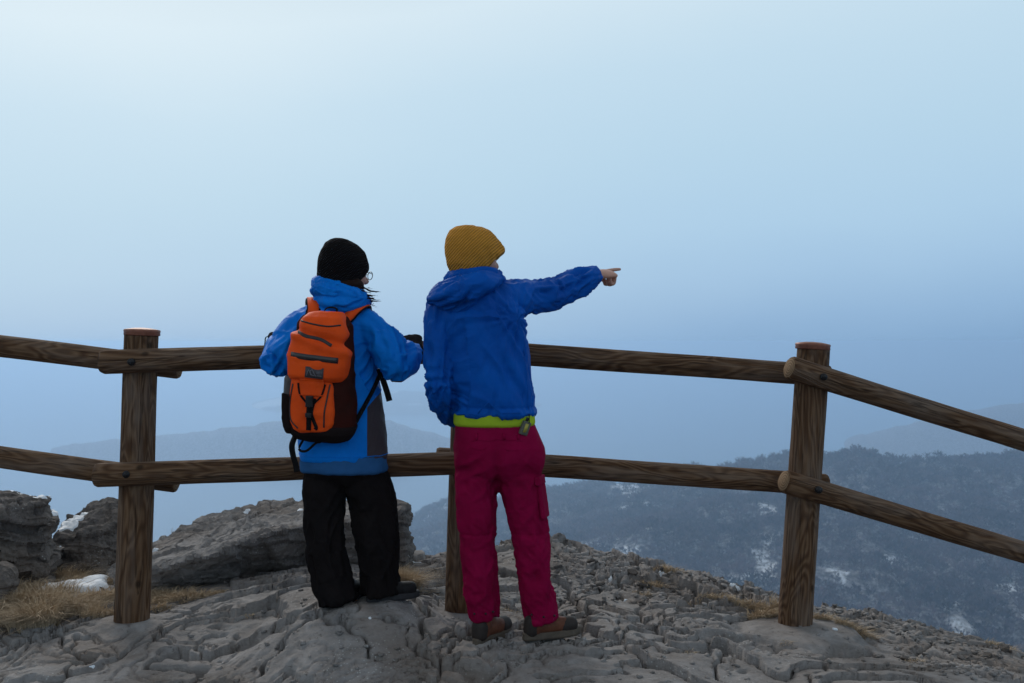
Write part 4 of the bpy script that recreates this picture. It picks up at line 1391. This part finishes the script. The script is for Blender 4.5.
g.limb(la, [.075, .072, .070, .069, .062, .046], 28, cap=False); g.limb(ra, [.078, .076, .076, .074, .066, .046], 28, cap=False)
wf = folds([(la[1:], [.005, .011, .013, .010, .006]), (ra[1:], [.005, .013, .015, .011, .006]), ([(-.75, 4.445, .76), (-.77, 4.445, 1.05), (-.80, 4.45, 1.40)], [.005, .007, .005])], 10, 61, sharp=.6, skew=.16)


def mask_panel(t):
    s = t.sep(t.tc.outputs['Object'])
    # panel on the right flank, tapering out under the arm
    e = t.math('MULTIPLY', t.math('SUBTRACT', s[2], .865), .75)
    e = t.math('MAXIMUM', e, 0.0)
    ed = t.math('ADD', e, .036)
    m1 = t.math('GREATER_THAN', s[0], ed)
    m2 = t.math('LESS_THAN', s[2], .98)
    return t.math('MULTIPLY', m1, m2)


MWJ = mat_fabric('bright_blue_shell', (.001, .20, .72), (.001, .15, .57), .5, 500, .4, mask=mask_panel, maskcol=(.060, .046, .052))
wj = solid('jacket', g, MWJ, wom, WB, .0062, 3, wf)
MWJ2 = mat_fabric('bright_blue_hood', (.001, .20, .72), (.001, .15, .57), .5, 500, .4)
g = Geo()
ring = []
for a in np.linspace(-.15, 2 * math.pi - .15, 17)[:-1]:
    ring.append((a, (-.765 + .094 * math.cos(a), 4.462 + .090 * math.sin(a), 1.523 - .036 * math.cos(a) - .03 * max(0, math.sin(a)))))
pts = [p for a, p in ring] + [ring[0][1]]
g.limb(pts, [.036] * len(pts), 20, cap=False, sub=3, up=(0, 0, 1))
g.limb([(-.86, 4.42, 1.48), (-.80, 4.375, 1.47), (-.74, 4.368, 1.465), (-.68, 4.41, 1.47)], [.03, .042, .044, .034], 20, flat=.9)
g.limb([(-.872, 4.43, 1.528), (-.83, 4.375, 1.532), (-.76, 4.36, 1.51), (-.69, 4.385, 1.487), (-.66, 4.44, 1.48)], [.026, .03, .032, .03, .026], 20)
whood = solid('hood', g, MWJ2, wom, WB, .0055, 3, folds([([(-.9, 4.38, 1.55), (-.76, 4.35, 1.52), (-.62, 4.4, 1.48)], [.005, .008, .005])], 15, 64, skew=.3))
wb = bvh_of(wj)
# hem and panel seams
gg = Geo()
P = [onto(wb, (wx_(342.5) + .21 * math.cos(a), 4.445 + .17 * math.sin(a), .80), .0012) for a in np.linspace(0, 2 * math.pi, 60)]
gg.limb(P, [.0018] * len(P), 6, sub=1, cap=False); v, f = gg.all(); mesh_obj('hem_seam', v, f, MBLK if False else MWJ2, wj, WB)

# hat, hair, glasses
MBH = mat_knit('black_knit', (.008, .006, .007), 190, .6)
o_, M_ = HW
W2 = lambda q: o_ + M_ @ (np.array(q, float) * .96)
secs = []
for zz, cy_, rx, ry in ((.035, -.034, .074, .084), (.06, -.030, .094, .108), (.105, -.02, .105, .120), (.14, -.02, .107, .122), (.175, -.024, .103, .116), (.21, -.03, .090, .102), (.24, -.038, .068, .078), (.262, -.046, .042, .048), (.272, -.05, .015, .016)):
    secs.append(np.array([W2((rx * math.cos(a), cy_ + ry * math.sin(a), zz + .045 * max(0, math.sin(a)) * (1 - (zz - .05) / .22))) for a in t_]))
g = Geo().rings(secs)
wh = solid('knit_hat', g, MBH, wom, WB, .0045, 3, folds([([W2((0, 0, .05)), W2((0, 0, .27))], [.003, .003])], 18, 51))
g = Geo()
for zz, r_, cy_ in ((.04, .080, -.02),):
    g.limb([W2(q) for q in ((-.075, .02, .08), (-.085, -.03, .06), (-.05, -.085, .045), (.0, -.10, .04), (.05, -.085, .045), (.085, -.03, .05), (.080, .02, .06), (.070, .045, .05))], [.016, .024, .028, .03, .03, .028, .022, .010], 18)
g.limb([W2(q) for q in ((.078, .0, .07), (.083, .01, .03), (.082, .03, -.005))], [.024, .022, .012], 14)
R2 = np.random.default_rng(5)
for i in range(80):
    s0 = W2((.084 + R2.uniform(-.01, .01), R2.uniform(-.02, .05), R2.uniform(.0, .06)))
    L = R2.uniform(.06, .125)
    q_ = R2.uniform(0, 1)
    e = s0 + np.array([L * (.30 + .62 * q_), R2.uniform(-.02, .02), -L * (.95 - .8 * q_)])
    mdl = (s0 + e) / 2 + np.array([-.006, 0, -.006])
    g.limb([s0, mdl, e + np.array([0, 0, R2.uniform(0, .008)])], [.0034, .0026, .0016], 6, sub=4)
hv = solid('hair', g, MHAIR, wom, WB, .0026, 1)
g = Geo()
for sx in (-1, 1):
    c = np.array((sx * .034, .108, .112)); tt = np.linspace(0, 2 * math.pi, 19)
    P = [W2(c + np.array((.025 * math.cos(a), -.10 * (.025 * math.cos(a)) * sx, .019 * math.sin(a)))) for a in tt]
    g.limb(P, [.0017] * len(P), 8, sub=1, cap=False)
    g.limb([W2((sx * .059, .105, .118)), W2((sx * .078, .07, .120)), W2((sx * .080, .0, .118))], [.0017, .0017, .0017], 8)
g.limb([W2((-.009, .110, .118)), W2((0, .113, .121)), W2((.009, .110, .118))], [.0017] * 3, 8)
v, f = g.all()
gl = mesh_obj('glasses', v, f, mat_plain('brown_frame', (.035, .012, .008), .3), wom, WB)
MBB = mat_plain('black_boot', (.010, .009, .010), .6, .2); MBS = mat_plain('dark_sole', (.022, .022, .025), .6, .3)
yl, yr = math.radians(20), math.radians(62)
lh = np.array((wx_(340), 4.37, 0)); rh = np.array((wx_(370), 4.405, 0))
boot('boot', place(lh, yl, .82), yl, .82, (MBB, MBS, MBB), wom, WB, .09)
boot('boot', place(rh, yr, .82), yr, .82, (MBB, MBS, MBB), wom, WB, .11)

# ---------------- orange backpack
BPo = np.array((wx_(324) + .026, 4.305, wz_(437)))
bp = empty('backpack', BPo, 'orange and black backpack with grey patch, worn on the bright blue jacket', 'backpack')
Rb = np.array(Matrix.Rotation(math.radians(-4), 3, 'Z') @ Matrix.Rotation(math.radians(3.2), 3, 'Y') @ Matrix.Rotation(math.radians(3), 3, 'X')) @ np.diag((.92, 1, 1))
B = lambda q: BPo + Rb @ np.array(q, float)
MO = mat_fabric('orange_nylon', (.88, .095, .012), (.70, .066, .009), .55, 500, .4)
MDK = mat_fabric('black_mesh', (.018, .012, .012), rough=.85, weave=900)
MMR = mat_fabric('maroon_mesh', (.050, .011, .008), (.028, .010, .008), rough=.85, weave=900)


def bstack(secs, e=2.6, k=44):
    g = Geo(); t = np.linspace(0, 2 * np.pi, k, endpoint=False); c, q = np.cos(t), np.sin(t)
    ux = np.sign(c) * np.abs(c) ** (2 / e); uy = np.sign(q) * np.abs(q) ** (2 / e)
    g.rings([np.array([B((cx + rx * a, cy + ry * b, z)) for a, b in zip(ux, uy)]) for z, cx, cy, rx, ry in secs])
    return g


def puff(A, fr, sd):
    def fn(co, no):
        x, y, z = co.T
        return no * (A * (1 - 2.2 * np.abs(vn(x * fr + 3, y * fr, z * fr * 1.3, sd))) + A * .6 * vn(x * fr * 2.2, y * fr * 2, z * fr * 2.5, sd + 1))[:, None]
    return fn


secs = [(-.002, -.005, -.01, .085, .045), (.01, -.005, -.02, .120, .070), (.05, .0, -.03, .148, .092), (.12, .0, -.035, .152, .100), (.22, -.004, -.035, .148, .100), (.32, -.01, -.03, .140, .095), (.42, -.012, -.025, .130, .088), (.50, -.015, -.02, .125, .075), (.535, -.015, -.02, .100, .055)]
main = solid('main_compartment', bstack(secs), MMR, bp, BPo, .006, 3, puff(.004, 11, 81))
bs = [(-.004, -.005, -.015, .09, .05), (.008, -.005, -.026, .128, .080), (.035, -.002, -.036, .150, .100), (.062, .0, -.038, .158, .1045), (.075, .0, -.038, .157, .102)]
solid('base_panel', bstack(bs), MDK, bp, BPo, .006, 3, puff(.002, 11, 82))
# front pocket: orange, rounded bottom
fp = [(.045, -.035, -.112, .050, .022), (.06, -.030, -.116, .082, .030), (.09, -.028, -.120, .100, .035), (.15, -.030, -.122, .104, .036), (.22, -.034, -.120, .100, .034), (.30, -.038, -.112, .094, .030), (.33, -.038, -.108, .085, .026)]
fpk = solid('front_pocket', bstack(fp, 3), MO, bp, BPo, .005, 3, puff(.0035, 12, 83))
# lid
ld = [(.268, -.022, -.095, .120, .050), (.285, -.022, -.090, .136, .076), (.33, -.021, -.080, .141, .094), (.40, -.020, -.070, .138, .098), (.45, -.018, -.062, .128, .094), (.495, -.012, -.055, .112, .085), (.53, -.010, -.048, .098, .070), (.552, -.010, -.04, .08, .045)]


def liddisp(co, no):
    q = (co - BPo) @ Rb
    d = puff(.0045, 9, 85)(co, no)
    # sag under the zip
    d -= no * (.016 * np.exp(-((q[:, 2] - .455 + .25 * (q[:, 0] + .02)) / .018) ** 2) * (no[:, 1] < .3))[:, None]
    d += no * (.010 * np.exp(-((q[:, 2] - .425 + .35 * (q[:, 0] + .02)) / .022) ** 2) * (no[:, 1] < .3))[:, None]
    return d


lid = solid('lid', bstack(ld, 3), MO, bp, BPo, .0055, 3, liddisp)
def BVH(*obs):
    V, P_ = [], []
    for ob in obs:
        n = len(V); V += [v.co + Vector(BPo) for v in ob.data.vertices]; P_ += [tuple(i + n for i in p.vertices) for p in ob.data.polygons]
    return BVHTree.FromPolygons(V, P_)


lb = BVH(lid); fb = BVH(fpk, lid, main)


def front(bv, x, z, off=.002):
    """point on the camera-side face of the bag at local x, z"""
    h = bv.ray_cast(Vector(B((x, -.6, z))), Vector(Rb @ np.array((0, 1., 0))))
    if h[0] is None:
        return B((x, -.12, z))
    return np.array(h[0] + h[1] * off)


def fstrip(name, bv, pts, w_, th, mat, parent, side, n=14):
    g = Geo()
    P, _ = spline(np.array([(x, 0, z) for x, z in pts], float), np.ones(len(pts)), n) if len(pts) > 2 else (np.array([(pts[0][0] * (1 - u) + pts[1][0] * u, 0, pts[0][1] * (1 - u) + pts[1][1] * u) for u in np.linspace(0, 1, n)]), 0)
    g.ribbon([front(bv, p[0], p[2], th * .45) for p in P], w_, th, Rb @ np.array(side, float), 1)
    v, f = g.all()
    return mesh_obj(name, v, f, mat, parent, BPo)


MREF = mat_plain('dark_reflective_strip', (.022, .018, .018), .35, .6)
MZIP = mat_plain('black_zip', (.012, .011, .012), .5, .5)
fstrip('zip', lb, [(-.105, .513), (-.04, .503), (.03, .497), (.082, .503)], .0065, .003, MZIP, lid, (0, 0, 1))
fstrip('zip_flap', lb, [(-.108, .462), (-.06, .448), (.0, .437), (.055, .415)], .021, .004, MZIP, lid, (0, 0, 1))
fstrip('strip', lb, [(-.128, .372), (.088, .358)], .024, .003, MREF, lid, (0, 0, 1))
# patch with worn pale emblem marks
pa = fstrip('patch', lb, [(-.055, .306), (.028, .302)], .046, .003, mat_plain('grey_patch', (.045, .038, .042), .6, .4), lid, (0, 0, 1))
MPALE = mat_plain('pale_print', (.17, .16, .18), .6, .3)
g = Geo()
for pts in ([(-.048, .292), (-.038, .316), (-.026, .294)], [(-.034, .306), (-.022, .318), (-.012, .298), (-.004, .290)], [(-.030, .296), (-.014, .292)]):
    P = [front(lb, x, z, .0042) for x, z in pts]
    g.limb(P, [.0016] * len(P), 6, sub=2)
for i, x in enumerate((.000, .006, .012, .018)):
    g.limb([front(lb, x, .310, .0042), front(lb, x + .001, .300, .0042)], [.0012, .0012], 6)
g.limb([front(lb, .0, .293, .0042), front(lb, .020, .292, .0042)], [.0012, .0012], 6)
v, f = g.all(); mesh_obj('emblem', v, f, MPALE, pa, BPo).parent = pa
# orange tongue from the lid, buckle and hanging webbing
fstrip('lid_tongue', fb, [(-.028, .275), (-.028, .205)], .10, .005, MO, lid, (1, 0, 0))
fstrip('buckle_strap', fb, [(-.030, .255), (-.034, .17), (-.036, .06)], .020, .004, MBLK, bp, (1, 0, 0))
fstrip('loose_strap', fb, [(-.012, .195), (-.022, .13), (-.002, .075), (-.006, .065)], .014, .004, MBLK, bp, (1, 0, 0))
for sx, nm in ((-1, 'compression_strap'), (1, 'compression_strap')):
    fstrip(nm, fb, [(-.03 + sx * .062, .255), (-.03 + sx * .05, .21), (-.03 + sx * .018, .175)], .007, .004, MBLK, bp, (1, 0, .3))
c = front(fb, -.032, .182, .010)
g = Geo().box(c, (.017, .007, .024), Rb); solid('buckle', g, MBOLT, bp, BPo, .003, 2)
g = Geo().box(front(fb, -.034, .128, .008), (.014, .005, .010), Rb); solid('buckle', g, MBOLT, bp, BPo, .003, 2)
fstrip('pocket_zip', fb, [(.052, .255), (.044, .20), (.036, .14), (.034, .075)], .006, .003, MZIP, fpk, (1, 0, 0))
fstrip('pocket_piping', fb, [(-.118, .25), (-.128, .16), (-.12, .10), (-.085, .065)], .005, .004, MZIP, fpk, (1, 0, 0))
# side pocket with dark contents on the left
g = bstack([(.03, -.135, -.045, .030, .055), (.06, -.142, -.05, .038, .066), (.14, -.148, -.052, .040, .068), (.20, -.150, -.052, .041, .068)], 2.4)
solid('side_pocket', g, MDK, bp, BPo, .005, 3, puff(.003, 14, 87))
g = bstack([(.09, -.145, -.052, .030, .040), (.10, -.150, -.056, .035, .044), (.20, -.150, -.062, .035, .044), (.265, -.150, -.062, .034, .042), (.28, -.150, -.062, .026, .03)], 2.1)
bo = solid('bottle', g, mat_plain('smoky_bottle', (.055, .045, .045), .3, .5), None, B((-.15, -.06, .09)), .004, 3)
tag(bo, 'smoky grey bottle tucked in the left side pocket of the orange backpack', 'bottle')
# shoulder straps over the jacket (orange with black edging)
allb = BVHTree.FromPolygons(*[(lambda obs: ([v.co + Vector(WB) for ob in obs for v in ob.data.vertices],
      [tuple(i + off for i in p.vertices) for ob, off in zip(obs, np.cumsum([0] + [len(q.data.vertices) for q in obs[:-1]]).tolist()) for p in ob.data.polygons]))([wj])][0])


def strap(name, pts, w_, mat, side, off=.006, th=.008, parent=bp, n=5):
    P, _ = spline(np.array(pts, float), np.ones(len(pts)), n)
    Q = []
    for p in P:
        r = allb.find_nearest(Vector(p)); q = np.array(r[0] + r[1] * off)
        Q.append(q)
    Q = [Q[0]] + [(Q[i - 1] + 2 * Q[i] + Q[i + 1]) / 4 for i in range(1, len(Q) - 1)] + [Q[-1]]
    g = Geo(); g.ribbon(Q, w_, th, side, 1); v, f = g.all()
    return mesh_obj(name, v, f, mat, parent, BPo)


SL = [B((-.075, .03, .48)), at(311, 318, 4.30), at(313, 308, 4.34), (-.890, 4.43, 1.50), (-.90, 4.52, 1.44), (-.89, 4.60, 1.30), (-.89, 4.60, 1.15), (-.93, 4.54, 1.03), (-.95, 4.44, .97)]
SR = [B((.07, .03, .48)), at(343, 321, 4.30), at(352, 312, 4.34), at(362, 306, 4.40), (-.665, 4.50, 1.44), (-.68, 4.60, 1.32), (-.67, 4.60, 1.20), (-.65, 4.58, 1.12)]
for S, sgn in ((SL, 1), (SR, 1)):
    st = strap('shoulder_strap', S, .046, MO, (1, .0, 0), .010, .008)
    strap('strap_edging', S, .062, MBLK, (1, 0, 0), .004, .006, st)
# side webbing from the strap ends down to the base of the bag, and its loose tails
g = Geo()
g.ribbon([at(381, 371, 4.42), at(374, 388, 4.36), at(365, 405, 4.31), at(355, 423, 4.27), B((.125, -.02, .05))], .020, .004, (.6, .2, .5)); v, f = g.all(); mesh_obj('side_webbing', v, f, MBLK, bp, BPo)
g = Geo()
g.ribbon([at(379, 369, 4.40), at(383, 380, 4.36), at(387, 392, 4.35), at(389.5, 401, 4.35)], .026, .004, (1, .1, .2)); v, f = g.all(); mesh_obj('loose_strap', v, f, MBLK, bp, BPo)
g = Geo()
g.ribbon([B((-.13, -.03, .02)), at(292, 445, 4.25), at(293, 455, 4.26), at(295.5, 464, 4.27), at(297, 472, 4.27)], .026, .004, (1, -.3, 0)); v, f = g.all(); mesh_obj('loose_strap', v, f, MBLK, bp, BPo)
g = Geo()
g.ribbon([B((-.09, -.05, -.0)), at(299, 449, 4.26), at(306, 451, 4.26), at(316, 443, 4.26), B((.0, -.08, .002)), at(329, 437, 4.2), at(335, 442, 4.24)], .010, .004, (0, .3, 1)); v, f = g.all(); mesh_obj('hip_webbing', v, f, MBLK, bp, BPo)
# grab loop
g = Geo(); g.ribbon([B((-.035, .0, .54)), B((-.025, .015, .565)), B((.0, .02, .572)), B((.025, .015, .565)), B((.03, .0, .54))], .016, .004, (0, 1, .3)); v, f = g.all(); mesh_obj('grab_loop', v, f, MBLK, bp, BPo)
# ------------------------------------------------------------------ light, sky, camera
SUN_EL, SUN_AZ = math.radians(32), math.radians(-25)   # azimuth from the view direction, to the left
w = bpy.data.worlds.new('World'); scene.world = w; w.use_nodes = True
nt = w.node_tree; nt.nodes.clear()
out = nt.nodes.new('ShaderNodeOutputWorld'); bg = nt.nodes.new('ShaderNodeBackground')
sky = nt.nodes.new('ShaderNodeTexSky'); sky.sky_type = 'NISHITA'; sky.sun_disc = False
sky.sun_elevation = SUN_EL; sky.sun_rotation = SUN_AZ; sky.air_density = 1.5; sky.dust_density = 4; sky.altitude = 900
tc = nt.nodes.new('ShaderNodeTexCoord'); sep = nt.nodes.new('ShaderNodeSeparateXYZ')
nt.links.new(tc.outputs['Generated'], sep.inputs[0])
ns = nt.nodes.new('ShaderNodeTexNoise'); mp = nt.nodes.new('ShaderNodeMapping'); mp.inputs['Scale'].default_value = (1, 1, 2.2)
nt.links.new(tc.outputs['Generated'], mp.inputs[0]); nt.links.new(mp.outputs[0], ns.inputs['Vector'])
ns.inputs['Scale'].default_value = 1.9; ns.inputs['Detail'].default_value = 5; ns.inputs['Roughness'].default_value = .5
ma = nt.nodes.new('ShaderNodeMath'); ma.operation = 'MULTIPLY_ADD'; ma.inputs[1].default_value = .09; nt.links.new(ns.outputs['Fac'], ma.inputs[0])
su = nt.nodes.new('ShaderNodeMath'); su.operation = 'ADD'; su.inputs[1].default_value = .015
nt.links.new(sep.outputs[2], ma.inputs[2]); nt.links.new(ma.outputs[0], su.inputs[0])
# brighter cloud towards the hidden sun at the upper left
mx = nt.nodes.new('ShaderNodeMath'); mx.operation = 'MULTIPLY_ADD'; mx.inputs[1].default_value = -.10
nt.links.new(sep.outputs[0], mx.inputs[0]); nt.links.new(su.outputs[0], mx.inputs[2])
rp = nt.nodes.new('ShaderNodeValToRGB'); nt.links.new(mx.outputs[0], rp.inputs[0])
cr = rp.color_ramp
stops = SKYSTOPS
while len(cr.elements) < len(stops):
    cr.elements.new(.5)
for e, (p, c) in zip(cr.elements, stops):
    e.position = p; e.color = (*c, 1)
k = nt.nodes.new('ShaderNodeMix'); k.data_type = 'RGBA'; k.blend_type = 'MULTIPLY'; k.inputs[0].default_value = 1
nt.links.new(sky.outputs[0], k.inputs[6]); k.inputs[7].default_value = (.08, .08, .08, 1)
m = nt.nodes.new('ShaderNodeMix'); m.data_type = 'RGBA'; m.inputs[0].default_value = .06
nt.links.new(rp.outputs[0], m.inputs[6]); nt.links.new(k.outputs[2], m.inputs[7])
nt.links.new(m.outputs[2], bg.inputs[0]); bg.inputs[1].default_value = 1.0
nt.links.new(bg.outputs[0], out.inputs[0])

sl = bpy.data.lights.new('sun', 'SUN'); sl.energy = SUNE; sl.angle = math.radians(30); sl.color = (1, .95, .88)
so = bpy.data.objects.new('sun', sl); COL.objects.link(so)
dv = Vector((math.sin(SUN_AZ) * math.cos(SUN_EL), math.cos(SUN_AZ) * math.cos(SUN_EL), math.sin(SUN_EL)))
so.rotation_euler = dv.to_track_quat('Z', 'Y').to_euler(); so.location = dv * 50

cam = bpy.data.cameras.new('camera'); cam.lens = 35; cam.sensor_width = 36; cam.clip_start = .05; cam.clip_end = 200000
cam.dof.use_dof = True; cam.dof.focus_distance = 4.35; cam.dof.aperture_fstop = 5.6
co = bpy.data.objects.new('camera', cam); COL.objects.link(co); co.location = (0, 0, CAMZ); co.rotation_euler = (math.radians(90), 0, 0)
scene.camera = co
scene.view_settings.view_transform = 'Standard'; scene.view_settings.look = 'None'; scene.view_settings.exposure = EXPO; scene.view_settings.gamma = 1
scene.view_settings.use_curve_mapping = False
cy = scene.cycles
cy.use_denoising = True; cy.denoiser = 'OPENIMAGEDENOISE'
cy.max_bounces = 6; cy.diffuse_bounces = 3; cy.glossy_bounces = 2; cy.transmission_bounces = 2; cy.volume_bounces = 3; cy.transparent_max_bounces = 6
cy.sample_clamp_indirect = 6
